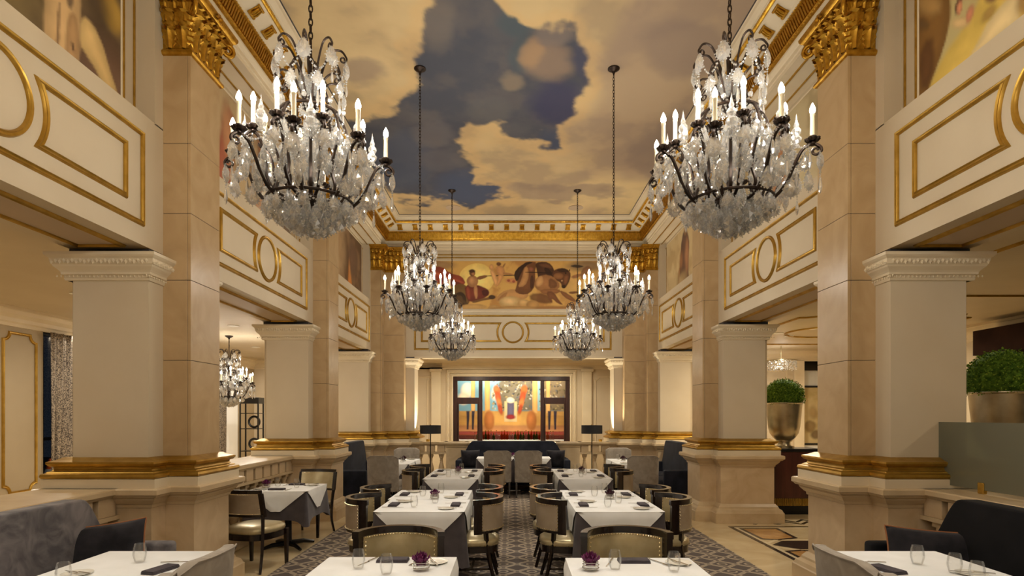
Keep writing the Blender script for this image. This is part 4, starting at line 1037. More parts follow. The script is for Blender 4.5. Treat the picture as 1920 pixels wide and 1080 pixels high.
# ================================================================ left aisle: windows, curtains, street
def window(n, y0, y1, z0, z1, lit):
    wn = structure('window_%d' % n, boxes('window_sash', 'black', [(WX - .12, WX - .06, y0, y0 + .06, z0, z1), (WX - .12, WX - .06, y1 - .06, y1, z0, z1), (WX - .12, WX - .06, y0, y1, z1 - .06, z1), (WX - .12, WX - .06, y0, y1, z0, z0 + .06), (WX - .12, WX - .06, y0, y1, z0 + .75, z0 + .80)]))
    put('pane', boxes('pane', 'glass', [(WX - .10, WX - .095, y0 + .06, y1 - .06, z0 + .06, z1 - .06)]), wn)
    put('sill', boxes('sill', 'trimwhite', [(WX - .2, WX + .06, y0 - .04, y1 + .04, z0 - .05, z0)], .008), wn)
window(1, 9.06, 11.0, .5, 2.95, False)
window(2, 14.55, 15.6, .2, 2.7, True)
def curtain(y0, y1, z0, z1, mat, label, gather=0.0, ph=0.0):
    rows = []
    for j in range(24):
        t = j / 23; row = []
        for k in range(70):
            u = k / 69
            y = y0 + (y1 - y0) * u * (1 - gather * (1 - t) ** 1.0)
            row.append((.0 + .035 * math.sin(u * 34 + ph) * (1 - .15 * t) + .012 * math.sin(u * 71 + t * 3), y - y0, z0 + (z1 - z0) * t))
        rows.append(row)
    me = MB().grid(rows).mesh('curtain', M[mat], smooth=True, recalc=False, angle=80)
    o = put('curtain', me, None, (WX + .10, y0, 0)); md = o.modifiers.new('thick', 'SOLIDIFY'); md.thickness = .006
    return tag(o, label, 'curtain')
curtain(9.08, 10.0, .12, 2.93, 'curtain', 'silver jacquard curtain at the street window beside the gilt wall panel', .45)
curtain(14.0, 14.66, .1, 2.9, 'curtain', 'narrow silver curtain beside the bright white blind', 0, 1)
add_light('AREA', 'curtain_cove', (WX + .22, 9.6, 2.93), 5, (1, .92, .78), .8, size_y=.1)
bl = put('window_blind', boxes('window_blind', 'white', [(WX - .05, WX - .03, 14.6, 15.58, .25, 2.68)]))
tag(bl, 'bright white window blind at the end of the curtained aisle', 'blind')
add_light('AREA', 'blind_cove', (WX + .25, 15.1, 3.0), 14, (1, .96, .9), .9, rot=(0, R(-18), 0), size_y=.1)
# street outside
st = structure('ground_street', boxes('street', 'asphalt', [(-16, WX - .22, 6, 16, .2, .5)]))
fc = structure('wall_street', boxes('facade', 'asphalt', [(-16.3, -16, 5, 20, .2, 6)]))
cone = thing('traffic_cone', 'orange and white striped traffic cone on the street outside the window', 'cone', px(90, 897, 10.4)[:2] + (.5,) if False else (-8.28, 10.45, .5))
put('cone_base', boxes('cone_base', 'orange', [(-.13, .13, -.13, .13, 0, .025)], .005), cone)
put('cone_body', MB().lathe([(.105, .025), (.075, .15), (.052, .24), (.02, .37), (.0, .37)], n=18).mesh('cone_body', M['orange'], smooth=True), cone)
put('cone_band', MB().lathe([(.09, .10), (.0785, .142), (.066, .19), (.064, .19)], n=18).mesh('cone_band', M['white'], smooth=True), cone)
add_light('POINT', 'street_lamp_light', (-9.6, 10.2, 3.6), 25, (.8, .9, 1.0), .15)
lampost = thing('street_lamp', 'dark street lamp post outside the window', 'street lamp', (-9.6, 10.4, .5))
put('post', MB().lathe([(.07, 0), (.05, .2), (.04, 3.2), (.03, 3.4), (0, 3.4)], n=10).mesh('post', M['black'], smooth=True), lampost)
put('lantern', MB().lathe([(.0, 3.25), (.1, 3.3), (.13, 3.45), (.02, 3.55), (0, 3.55)], n=10).mesh('lantern', M['black'], smooth=True), lampost)
# black etagere
et = thing('etagere', 'black open metal shelf unit holding two round dark ornaments in the aisle', 'shelf', (-6.5, 14.55, 0))
for (x, y) in ((-.22, -.15), (.22, -.15), (-.22, .15), (.22, .15)):
    put('post', boxes('post', 'black', [(x - .015, x + .015, y - .015, y + .015, 0, 2.05)]), et)
for z in (.25, .75, 1.3, 1.68): put('shelf', boxes('shelf', 'black', [(-.23, .23, -.16, .16, z, z + .02)], .003), et)
put('top_box', boxes('top_box', 'black', [(-.3, .24, -.17, .17, 1.93, 2.08)], .008), et)
for z, r in ((1.46, .13), (.92, .12)):
    o = put('ring_ornament', MB().tube([(r * math.cos(t * .2618), 0, r * math.sin(t * .2618)) for t in range(24)], .028, 8, True).mesh('ring_ornament', M['black'], smooth=True), None, (-6.42, 14.5, z + .02))
    tag(o, 'dark ring-shaped ornament on the black shelf unit', 'ornament', 'ring ornaments')

# ================================================================ right aisle: cabinet, boxwoods, picture, crystal light
def cabinet(loc, wd, dp, h, label):
    r_ = thing('cabinet', label, 'cabinet', loc)
    put('body', boxes('body', 'mahogany', [(-wd / 2, wd / 2, 0, dp, .27, h - .05)], .006), r_)
    put('top', boxes('top', 'black', [(-wd / 2 - .02, wd / 2 + .02, -.02, dp + .02, h - .05, h)], .006), r_)
    put('toe_kick', boxes('toe_kick', 'black', [(-wd / 2 + .03, wd / 2 - .03, .03, dp - .03, 0, .14)]), r_)
    put('band', boxes('band', 'wood', [(-wd / 2 + .01, wd / 2 - .01, .012, dp - .01, .14, .27)]), r_)
    sl = boxes('slat', 'goldpaint', [(-.011, .011, -.004, .02, .145, .268)], .003)
    n = int(wd / .033)
    for k in range(n): put('slat', sl, r_, (-wd / 2 + (k + .5) * wd / n, 0, 0))
    if wd > .8: return r_
    put('side_stile', boxes('side_stile', 'black', [(-wd / 2 - .004, -wd / 2 + .05, -.006, .02, .27, h - .05)], .003), r_)
    return r_
cabinet((4.62, 9.70, 0), .86, .5, 1.09, 'dark mahogany cabinet with a gilt slatted plinth under the smaller-looking far boxwood')
cabinet((4.98, 5.78, 0), .8, .5, 1.12, 'dark mahogany cabinet behind the frosted glass screen')
lv = [[], []]
def boxwood(loc, label, rad, seed):
    r_ = thing('potted_boxwood', label, 'potted plant', loc)
    put('pot', MB().lathe([(0, .0), (.16, 0), (.16, .035), (.115, .04), (.10, .07), (.105, .11), (.13, .115), (.13, .135), (.17, .17), (.225, .25), (.25, .36), (.285, .74), (.30, .755), (.30, .765), (.275, .765), (.27, .72), (0, .72)], n=36).mesh('pot', M['silver'], smooth=True), r_)
    rn = random.Random(seed)
    for mi, nm in (('leaf', 'foliage'), ('leaf2', 'young_foliage')):
        m = MB()
        if mi == 'leaf':
            m.lathe([(0, -.1)] + [(rad * .9 * math.sin(math.pi * k / 14) ** 1, -rad * .9 * math.cos(math.pi * k / 14)) for k in range(1, 14)] + [(0, rad * .9)], (0, 0, .74 + rad * .42), 20)
        for k in range(2600 if mi == 'leaf' else 1500):
            z = rn.uniform(-.45, 1); a = rn.uniform(0, 6.283); q = math.sqrt(1 - z * z)
            n = Vector((q * math.cos(a), q * math.sin(a), z * .92))
            c = Vector((0, 0, .74 + rad * .42)) + n * rad * rn.uniform(.86, 1.0 if mi == 'leaf' else 1.03) * (1 + .04 * math.sin(a * 5 + z * 7))
            t = Vector((rn.uniform(-1, 1), rn.uniform(-1, 1), rn.uniform(-1, 1))); t = (t + n * .8).normalized()
            b = t.cross(Vector((rn.uniform(-1, 1), rn.uniform(-1, 1), rn.uniform(-1, 1)))).normalized()
            L_ = rn.uniform(.018, .028)
            m.add([c, c + t * L_ * .5 + b * L_ * .35, c + t * L_, c + t * L_ * .5 - b * L_ * .35], [(0, 1, 2, 3)])
        stuff(put(nm, m.mesh(nm, M[mi], recalc=False), r_))
    return r_
boxwood((4.56, 9.96, 1.09), 'clipped boxwood ball in a footed silver urn on the slatted cabinet', .315, 1)
boxwood((4.98, 6.03, 1.12), 'clipped boxwood ball in a silver pot behind the frosted glass screen', .34, 2)
pf = thing('framed_picture', 'tall framed picture on the white gallery wall beyond the aisle', 'picture', (7.28, 14.6, .95))
m = MB(); m.sweep(rect(-.2, .5, 0, 1.38), [(0, 0), (0, .04), (.04, .045), (.05, 0)], lambda p, q, h: (p, -h, q), True, True)
put('frame', m.mesh('frame', M['black']), pf)
put('canvas', painted('canvas', 60, 100, lambda u, v: (-.2 + u * .7, np.full(u.shape, -.012), v * 1.38), lambda u, v: shape_img(u, v, .5, ((206, 184, 130), (222, 200, 150), (186, 160, 106)), [('e', .2, .3, .1, .1, 0, (130, 100, 60), .03, .7), ('e', .3, .15, .1, .08, 0, (96, 72, 50), .03, .8), ('e', .25, .55, .08, .12, 0, (150, 120, 76), .04, .6)], 5), M['paint']), pf)
cl = thing('crystal_ceiling_light', 'shallow round crystal bead light in the far aisle', 'ceiling light', (6.0, 13.2, 2.86))
m = MB()
rc = random.Random(4)
for k in range(420):
    a = rc.uniform(0, 6.283); rr = .32 * math.sqrt(rc.random()) if k < 150 else .32
    m.octa((rr * math.cos(a), rr * math.sin(a), rc.uniform(-.2, 0)), .014)
stuff(put('crystal_beads', m.mesh('beads', M['crystal'], recalc=False), cl))
put('frame', MB().tube([(.33 * math.cos(t * .2094), .33 * math.sin(t * .2094), .01) for t in range(30)], .012, 6, True).mesh('frame', M['silver'], smooth=True), cl)
put('rod', MB().lathe([(.01, 0), (.01, .34), (0, .34)], n=8).mesh('rod', M['silver']), cl)
put('spoke', boxes('spoke', 'silver', [(-.33, .33, -.008, .008, 0, .016)]), cl)
add_light('POINT', 'crystal_light_lamp', (0, 0, -.08), 8, LIGHT_C, .1, cl)
# ================================================================ CHANDELIERS
def kite(L_, wd, th=.20):
    "leaf-shaped cut crystal with a bead border, hanging from (0,0,0) down, plane xz"
    m = MB()
    out = [(0, 0), (.28, -.25), (.5, -.58), (.36, -.85), (0, -1), (-.36, -.85), (-.5, -.58), (-.28, -.25)]
    n = len(out)
    for sg in (1, -1):
        v = [(x * wd, 0, z * L_ - .012) for x, z in out] + [(x * wd * .5 + wd * .04 * (-1) ** i, sg * wd * th * (.8 + .2 * (i % 2)), -.55 * L_ + (z + .55) * L_ * .5 - .012) for i, (x, z) in enumerate(out)] + [(wd * .03, sg * wd * th * 1.15, -.55 * L_ - .012)]
        m.add(v, [((i, (i + 1) % n, n + (i + 1) % n, n + i)[::sg]) for i in range(n)] + [((n + i, n + (i + 1) % n, 2 * n)[::sg]) for i in range(n)])
    m.octa((0, 0, -.006), .006)
    for i in range(n):
        for t in (0, .5):
            a, b = out[i], out[(i + 1) % n]
            m.octa(((a[0] + (b[0] - a[0]) * t) * wd * 1.08, 0, (a[1] + (b[1] - a[1]) * t) * L_ * 1.03 - .012), .0055)
    return m.mesh('crystal', M['crystal'], recalc=False)
def spear(L_, r):
    m = MB(); m.octa((0, 0, -.008), .008); m.octa((0, 0, -.022), .006)
    m.lathe([(0, -.028), (r * .5, -.04), (r, -.04 - L_ * .55), (r * .6, -.04 - L_ * .85), (0, -.04 - L_)], n=6)
    return m.mesh('crystal_spear', M['crystal'], recalc=False)
def fac_ball(r, n=10, rows=6):
    return MB().lathe([(0, -r)] + [(r * math.sin(math.pi * k / rows), -r * math.cos(math.pi * k / rows)) for k in range(1, rows)] + [(0, r)], n=n).mesh('crystal_ball', M['crystal'], recalc=False)
K1, K2, K3 = kite(.125, .085), kite(.095, .066), kite(.075, .05)
S1, S2 = spear(.085, .011), spear(.06, .009)
GB = fac_ball(.062, 14, 8); BB = fac_ball(.042, 12, 8); SB = fac_ball(.016, 6, 4)
def curl(pts, r0, r1, name, n=5, sides=6):
    P = cat(pts, n); k = len(P)
    return MB().tube(P, [r0 + (r1 - r0) * i / (k - 1) for i in range(k)], sides).mesh(name, M['iron'], smooth=True, angle=60)
def scroll(cx_, cz, r, a0, turns, n=12):
    return [(cx_ + r * (1 - .7 * k / n) * math.cos(R(a0) + turns * 6.283 * k / n), 0, cz + r * (1 - .7 * k / n) * math.sin(R(a0) + turns * 6.283 * k / n)) for k in range(n + 1)]
ARM_O = curl([(.10, 0, -.02), (.17, 0, -.045), (.25, 0, -.02), (.31, 0, .05), (.345, 0, .13), (.39, 0, .215), (.44, 0, .235), (.475, 0, .215)] + scroll(.458, .195, .028, 30, -1.1)[1:], .011, .006, 'arm')
ARM_I = curl([(.12, 0, -.01), (.20, 0, .02), (.245, 0, .10), (.25, 0, .19), (.275, 0, .29), (.315, 0, .335), (.35, 0, .315)] + scroll(.335, .297, .025, 30, -1.1)[1:], .010, .005, 'arm_inner')
LYRE = curl(scroll(.14, .44, .03, 200, -.8)[::-1] + [(.115, 0, .50), (.16, 0, .51), (.205, 0, .44), (.215, 0, .34), (.18, 0, .24), (.165, 0, .14), (.19, 0, .05), (.16, 0, -.01)], .006, .010, 'frame_scroll')
CROWN_U = curl([(.025, 0, .58), (.05, 0, .68), (.075, 0, .80), (.12, 0, .895), (.175, 0, .905), (.205, 0, .87)] + scroll(.188, .855, .022, 30, -1.2)[1:], .007, .0045, 'crown_curl')
CROWN_L = curl([(.03, 0, .56), (.06, 0, .645), (.10, 0, .715), (.155, 0, .735), (.195, 0, .70)] + scroll(.176, .69, .022, 30, -1.2)[1:], .0065, .004, 'crown_curl_low')
PAN = MB()
pr = []
for k in range(24):
    a = k * 2 * math.pi / 24; rr = .043 if k % 3 else .034
    pr.append((a, rr))
PAN.grid([[(q * rr * math.cos(a), q * rr * math.sin(a), z) for a, rr in pr] for q, z in ((.0, -.02), (.3, -.02), (.35, -.004), (.7, -.008), (1.0, .006), (.98, .010), (.4, .004), (.0, .004))], True)
PAN.lathe([(.010, -.03), (.017, -.022), (.017, -.012), (.010, 0), (.018, .01), (.018, .024), (.0, .024)], n=12)
PAN = PAN.mesh('drip_pan', M['iron'], smooth=True, angle=40)
CAN = MB().lathe([(0, .02), (.0125, .02), (.012, .135), (.014, .138), (.014, .147), (.009, .15), (0, .15)], n=12).mesh('candle', M['wax'], smooth=True)
BUL = MB().lathe([(0, .147), (.009, .15), (.0155, .163), (.0145, .178), (.008, .196), (.002, .208), (0, .21)], n=10).mesh('bulb', M['bulb'], smooth=True)
SPI = MB().lathe([(.0, 0), (.022, .004), (.012, .02), (.026, .035), (.03, .05), (.016, .068), (.026, .085), (.026, .1), (.012, .118), (.016, .13), (.008, .15), (.0, .20)], n=8).mesh('glass_spire', M['crystal'], recalc=False)
def chain_mesh(z0, z1, name):
    m = MB(); z = z0; k = 0
    while z < z1:
        path = []
        for t in range(10):
            a = t * .6283
            x_ = .011 * math.cos(a); zz = .026 * math.sin(a) + z + .022
            path.append((x_, 0, zz) if k % 2 else (0, x_, zz))
        m.tube(path, .0042, 5, True); z += .040; k += 1
    return m.mesh(name, M['iron'], smooth=True, recalc=False)
def chandelier(loc, label, group, chain, top):
    t = thing('chandelier', label, 'chandelier', loc, 0, group)
    st = MB().lathe([(0, -.13), (.012, -.12), (.02, -.08), (.05, -.05), (.085, -.03), (.09, -.01), (.05, .0), (.02, .02), (.012, .06), (.02, .1), (.011, .14), (.01, .5), (.03, .53), (.05, .55), (.045, .57), (.012, .585), (.008, .92), (0, .93)], n=14).mesh('stem', M['iron'], smooth=True)
    put('stem', st, t)
    for r_, z in ((.245, -.015), (.17, .505), (.15, -.03)):
        put('hoop', MB().tube([(r_ * math.cos(k * .1571), r_ * math.sin(k * .1571), z) for k in range(40)], .009, 6, True).mesh('hoop', M['iron'], smooth=True), t)
    put('crown_bowl', MB().lathe([(0, .0), (.05, .005), (.085, .03), (.07, .035), (0, .02)], (0, 0, -.03), 16).mesh('crown_bowl', M['iron'], smooth=True), t)
    put('glass_globe', GB, t, (0, 0, .655)); put('bottom_ball', BB, t, (0, 0, -.18))
    put('globe_stem', MB().lathe([(.0, .1), (.03, .11), (.05, .16), (.03, .22), (.045, .27), (.055, .33), (.03, .40), (.02, .46), (0, .48)], n=10).mesh('globe_stem', M['crystal'], recalc=False), t)
    for k in range(8):
        a = R(k * 45 + 8); b = a + R(22.5)
        def at(r_, z, an): return (r_ * math.cos(an), r_ * math.sin(an), z)
        o = put('arm', ARM_O, t, rot=(0, 0, a))
        put('drip_pan', PAN, o, (.44, 0, .255)); put('candle', CAN, o, (.44, 0, .255)); put('bulb', BUL, o, (.44, 0, .255))
        i_ = put('arm', ARM_I, t, rot=(0, 0, b))
        put('drip_pan', PAN, i_, (.315, 0, .355)); put('candle', CAN, i_, (.315, 0, .355)); put('bulb', BUL, i_, (.315, 0, .355))
        put('frame_scroll', LYRE, t, rot=(0, 0, a + R(11)))
        put('crown_curl', CROWN_U, t, rot=(0, 0, a)); put('crown_curl', CROWN_L, t, rot=(0, 0, b))
        w_ = R(90)
        put('crystal', K1, t, at(.207, .862, a), (0, 0, a + w_)); put('crystal_spear', S2, t, at(.207, .73, a), (0, 0, a))
        put('crystal', K2, t, at(.197, .695, b), (0, 0, b + w_)); put('crystal_spear', S1, t, at(.19, .60, b), (0, 0, b))
        put('crystal', K2, t, at(.06, .75, b), (0, 0, b + w_))
        put('crystal', K1, t, at(.478, .21, a), (0, 0, a + w_)); put('crystal_spear', S1, t, at(.478, .075, a), (0, 0, a))
        put('crystal', K2, t, at(.40, .20, a), (0, 0, a)); put('crystal', K1, t, at(.33, .09, a), (0, 0, a + R(30)))
        put('crystal_spear', S1, t, at(.36, .13, a), (0, 0, a))
        put('crystal', K1, t, at(.352, .305, b), (0, 0, b + w_)); put('crystal', K1, t, at(.262, .22, b), (0, 0, b + R(40))); put('crystal', K2, t, at(.29, .10, b), (0, 0, b))
        put('crystal', K1, t, at(.21, .42, a + R(11)), (0, 0, a + w_)); put('crystal', K2, t, at(.14, .40, b), (0, 0, b + w_)); put('crystal', K1, t, at(.17, .24, a), (0, 0, a)); put('crystal', K2, t, at(.11, .30, a), (0, 0, b))
        put('crystal_spear', S1, t, at(.17, .50, b), (0, 0, b))
        put('crystal', K1, t, at(.42, .12, a + R(4)), (0, 0, a + R(60))); put('crystal_spear', S1, t, at(.43, .20, a - R(6)), (0, 0, a)); put('crystal', K2, t, at(.24, .36, b), (0, 0, b)); put('crystal', K1, t, at(.30, .24, a), (0, 0, a + R(70))); put('crystal', K2, t, at(.36, .22, b), (0, 0, b)); put('crystal_spear', S1, t, at(.315, .30, b - R(5)), (0, 0, b))
        put('glass_spire', SPI, t, at(.36, .26, a + R(11)))
        put('crystal_ball', SB, t, at(.19, .535, a)); put('crystal_ball', SB, t, at(.25, .02, b))
    for (n, r_, z, me) in ((18, .246, -.01, K2), (14, .205, -.01, K2), (14, .165, -.02, K1), (12, .12, -.05, K1), (9, .08, -.075, K1), (6, .04, -.095, K2)):
        for k in range(n):
            a = 2 * math.pi * k / n
            put('crystal', me, t, (r_ * math.cos(a), r_ * math.sin(a), z), (0, 0, a + (0 if k % 2 else 1.57)))
    bd = MB()
    for k in range(8):
        a = R(k * 45 + 8); b = a + R(45); c = a + R(22.5)
        for (p, q, sag, nn) in (((.44, a, .25), (.315, c, .34), .08, 14), ((.315, c, .34), (.44, b, .25), .08, 14), ((.205, a, .86), (.19, c, .70), .05, 8), ((.19, c, .70), (.205, b, .86), .05, 8), ((.17, a, .5), (.17, b, .5), .10, 12), ((.245, a, -.01), (.245, b, -.01), .06, 12), ((.246, a, .0), (.33, a, .1), .03, 8), ((.06, a, .62), (.17, a, .5), .04, 8), ((.17, a, .5), (.315, c, .34), .06, 12)):
            A_ = Vector((p[0] * math.cos(p[1]), p[0] * math.sin(p[1]), p[2])); B_ = Vector((q[0] * math.cos(q[1]), q[0] * math.sin(q[1]), q[2]))
            for i in range(1, nn):
                u = i / nn; P = A_.lerp(B_, u); P.z -= sag * 4 * u * (1 - u)
                bd.octa(P, .0082)
    stuff(put('bead_garlands', bd.mesh('bead_garlands', M['crystal'], recalc=False), t))
    put('chain', chain, t)
    put('ceiling_canopy', MB().lathe([(0, top), (.075, top), (.075, top - .012), (.05, top - .03), (.02, top - .045), (.012, top - .07), (0, top - .07)], n=20).mesh('ceiling_canopy', M['iron'], smooth=True), t)
    for k in range(8):
        a = R(k * 45 + 8)
        add_light('POINT', 'candle_light', (.44 * math.cos(a), .44 * math.sin(a), .445), CANDLE_W * 2, LIGHT_C, .02, t)
    return t
ZCH = 2.93
CH = chain_mesh(.92, 6.05 - ZCH - .05, 'chain')
ch0 = None
LB = 'bronze candle chandelier with crystal drops '
for i, yy in enumerate((3.5, 7.45, 11.5, -.55)):  # the last pair is added out of view to brighten the lower walls
    for x in ((-1.27 if i == 0 else -1.23), 1.23):
        lab = LB + ('over the foremost single tables', 'over the middle table pairs', 'hanging closest to the back wall mural', 'added out of view behind the foremost tables as fill light')[i]
        if ch0 is None:
            ch0 = chandelier((x, yy, ZCH), lab, 'hall chandeliers', CH, 6.05 - ZCH)
        else:
            c = copy_tree(ch0); c.location = (x, yy, ZCH); c['label'] = lab
        if i >= 2:
            for o in c.children:
                if o.type == 'LIGHT':
                    o.data = o.data.copy(); o.data.energy *= (.8 if i == 2 else 1.7)
        (ch0 if i == 0 and x < 0 else c).rotation_euler.z = R(11 * i + (7 if x > 0 else 0))
c = copy_tree(ch0); c.location = (-5.6, 11.5, 2.02)
c['label'] = 'bronze crystal chandelier hanging low in the curtained side aisle'; c['group'] = 'aisle chandelier'
sh = chain_mesh(.92, 3.2 - 2.02 - .05, 'short_chain')
for o in c.children:
    if o.name.startswith('chain'): o.data = sh
    if o.name.startswith('ceiling_canopy'): o.location.z -= (6.05 - ZCH) - (3.2 - 2.02)
    if o.type == 'LIGHT':
        o.data = o.data.copy(); o.data.energy *= .6

# floor lamps before the back balustrade
for s, x in ((-1, -1.88), (1, 1.74)):
    t = thing('floor_lamp', 'slim black floor lamp with a wide black drum shade before the bar', 'lamp', (x, 13.16, .012), 0, 'black floor lamps')
    put('base', MB().lathe([(0, 0), (.14, 0), (.14, .02), (.02, .03), (0, .03)], n=24).mesh('base', M['black'], smooth=True), t)
    put('pole', MB().lathe([(.011, .03), (.011, 1.42), (0, 1.42)], n=10).mesh('pole', M['black'], smooth=True), t)
    put('shade', MB().lathe([(.235, 1.22), (.235, 1.405), (.230, 1.405), (.230, 1.22)], n=32).mesh('shade', M['shade'], smooth=True), t)
    put('finial', MB().lathe([(0, 1.40), (.012, 1.41), (.012, 1.425), (0, 1.435)], n=8).mesh('finial', M['brass']), t)
    put('shade_spider', boxes('shade_spider', 'black', [(-.23, .23, -.004, .004, 1.385, 1.392), (-.004, .004, -.23, .23, 1.385, 1.392)]), t)
# ================================================================ CHAIRS
RB = .30
def arcpt(t, r, z): return (r * math.sin(R(t)), -r * math.cos(R(t)) + .02, z)
def arcwall(t0, t1, r0, r1, z0, z1, n=14, bulge=0.0, zc=0.0):
    "curved slab; bulge pushes the middle inward/outward"
    m = MB(); rows_o = []; rows_i = []
    for j in range(6):
        v = j / 5; z = z0 + (z1 - z0) * v
        ro = []; ri = []
        for k in range(n + 1):
            t = t0 + (t1 - t0) * k / n
            u = k / n
            b = bulge * (4 * v * (1 - v)) ** .5 * (4 * u * (1 - u)) ** .4 if bulge else 0
            zz = z + zc * (4 * u * (1 - u)) * v
            ro.append(arcpt(t, r1 + b * .6, zz)); ri.append(arcpt(t, r0 - b, zz))
        rows_o.append(ro); rows_i.append(ri)
    a = len(m.v); m.grid(rows_o); m.grid([r[::-1] for r in rows_i])
    rim = lambda A, B: m.grid([A, B])
    rim(rows_o[-1], rows_i[-1]); rim(rows_o[0], rows_i[0])
    rim([r[0] for r in rows_o], [r[0] for r in rows_i]); rim([r[-1] for r in rows_o], [r[-1] for r in rows_i])
    return m
SP = 74
def make_barrel():
    t = thing('barrel_chair', '-', 'chair')
    put('top_rail', arcwall(-SP - 9, SP + 9, RB - .022, RB + .026, .815, .865, 26).mesh('top_rail', M['wood'], smooth=True, bevel=0), t)
    put('bottom_rail', arcwall(-SP, SP, RB - .012, RB + .018, .535, .565, 22).mesh('bottom_rail', M['wood'], smooth=True), t)
    for q in (-1, 1):
        put('post', arcwall(q * SP - 7, q * SP + 7, RB - .02, RB + .024, .53, .82, 4).mesh('post', M['wood'], smooth=True), t)
    put('back_cushion', arcwall(-SP + 6, SP - 6, RB - .020, RB - .001, .56, .818, 20, .018).mesh('back_cushion', M['leather'], smooth=True, angle=70), t)
    put('back_panel', arcwall(-SP + 6, SP - 6, RB + .0, RB + .020, .56, .818, 20, .004).mesh('back_panel', M['leatherback'], smooth=True, angle=70), t)
    nl = MB()
    for r_ in (RB - .031, RB + .024):
        for z in (.568, .808):
            for k in range(31): nl.octa(arcpt(-SP + 8 + (2 * SP - 16) * k / 30, r_, z), .0085)
        for q in (-1, 1):
            for k in range(9): nl.octa(arcpt(q * (SP - 8), r_, .568 + .24 * k / 8), .0085)
    # seat
    seat = MB(); prof = []
    def seat_loop(e, z):
        L_ = []
        for k in range(40):
            a = 2 * math.pi * k / 40
            c, s_ = math.cos(a), math.sin(a)
            x = (.255 + e) * math.copysign(abs(c) ** .62, c); y = (.255 + e) * math.copysign(abs(s_) ** .62, s_)
            if y < 0: x *= 1 - .10 * (-y / .25)
            L_.append((x, y, z))
        return L_
    rows = [seat_loop(-.02, .395), seat_loop(0, .40), seat_loop(.012, .425), seat_loop(.008, .452), seat_loop(-.03, .474), seat_loop(-.10, .487), seat_loop(-.2, .492), seat_loop(-.254, .493)]
    seat.grid(rows, True); seat.add(rows[0], [tuple(range(39, -1, -1))])
    put('seat', seat.mesh('seat', M['leather'], smooth=True, angle=70), t)
    put('seat_rail', MB().grid([seat_loop(-.03, .335), seat_loop(0.002, .335), seat_loop(.002, .40), seat_loop(-.03, .40)], True).mesh('seat_rail', M['wood'], smooth=True), t)
    for p in seat_loop(.012, .408)[:]: nl.octa(p, .006)
    stuff(put('nailheads', nl.mesh('nailheads', M['nail'], recalc=False), t))
    def leg(x0, y0, z0, x1, y1, a0, a1):
        m = MB(); m.hexa([(x1 - a1, y1 - a1, 0), (x1 + a1, y1 - a1, 0), (x1 + a1, y1 + a1, 0), (x1 - a1, y1 + a1, 0)], [(x0 - a0, y0 - a0, z0), (x0 + a0, y0 - a0, z0), (x0 + a0, y0 + a0, z0), (x0 - a0, y0 + a0, z0)])
        put('leg', m.mesh('leg', M['wood'], bevel=.004, seg=1), t)
    for q in (-1, 1):
        leg(q * .225, .215, .40, q * .225, .22, .022, .016)
        m = MB()
        P = cat([arcpt(q * 58, RB + .0, .56), arcpt(q * 52, RB - .025, .42), arcpt(q * 46, RB - .01, .22), arcpt(q * 42, RB + .05, 0)], 5)
        m.tube(P, [.026 - .010 * k / (len(P) - 1) for k in range(len(P))], 4)
        put('leg', m.mesh('leg', M['wood']), t)
    for q in (-1, 1): put('stretcher', MB().tube([(q * .222, .21, .17), (q * .19, -.19, .17)], .012, 4).mesh('stretcher', M['wood']), t)
    put('stretcher', MB().tube([(-.2, 0, .17), (.2, 0, .17)], .012, 4).mesh('stretcher', M['wood']), t)
    return t
barrel0 = make_barrel(); used = [False]
def barrel(x, y, rz, label, group):
    o = barrel0 if not used[0] else copy_tree(barrel0)
    used[0] = True
    o.location = (x, y, .012 if abs(x) < 2.55 else 0); o.rotation_euler = (0, 0, R(rz)); o.scale = (.98, .98, .97); o['label'] = label; o['group'] = group
    return o
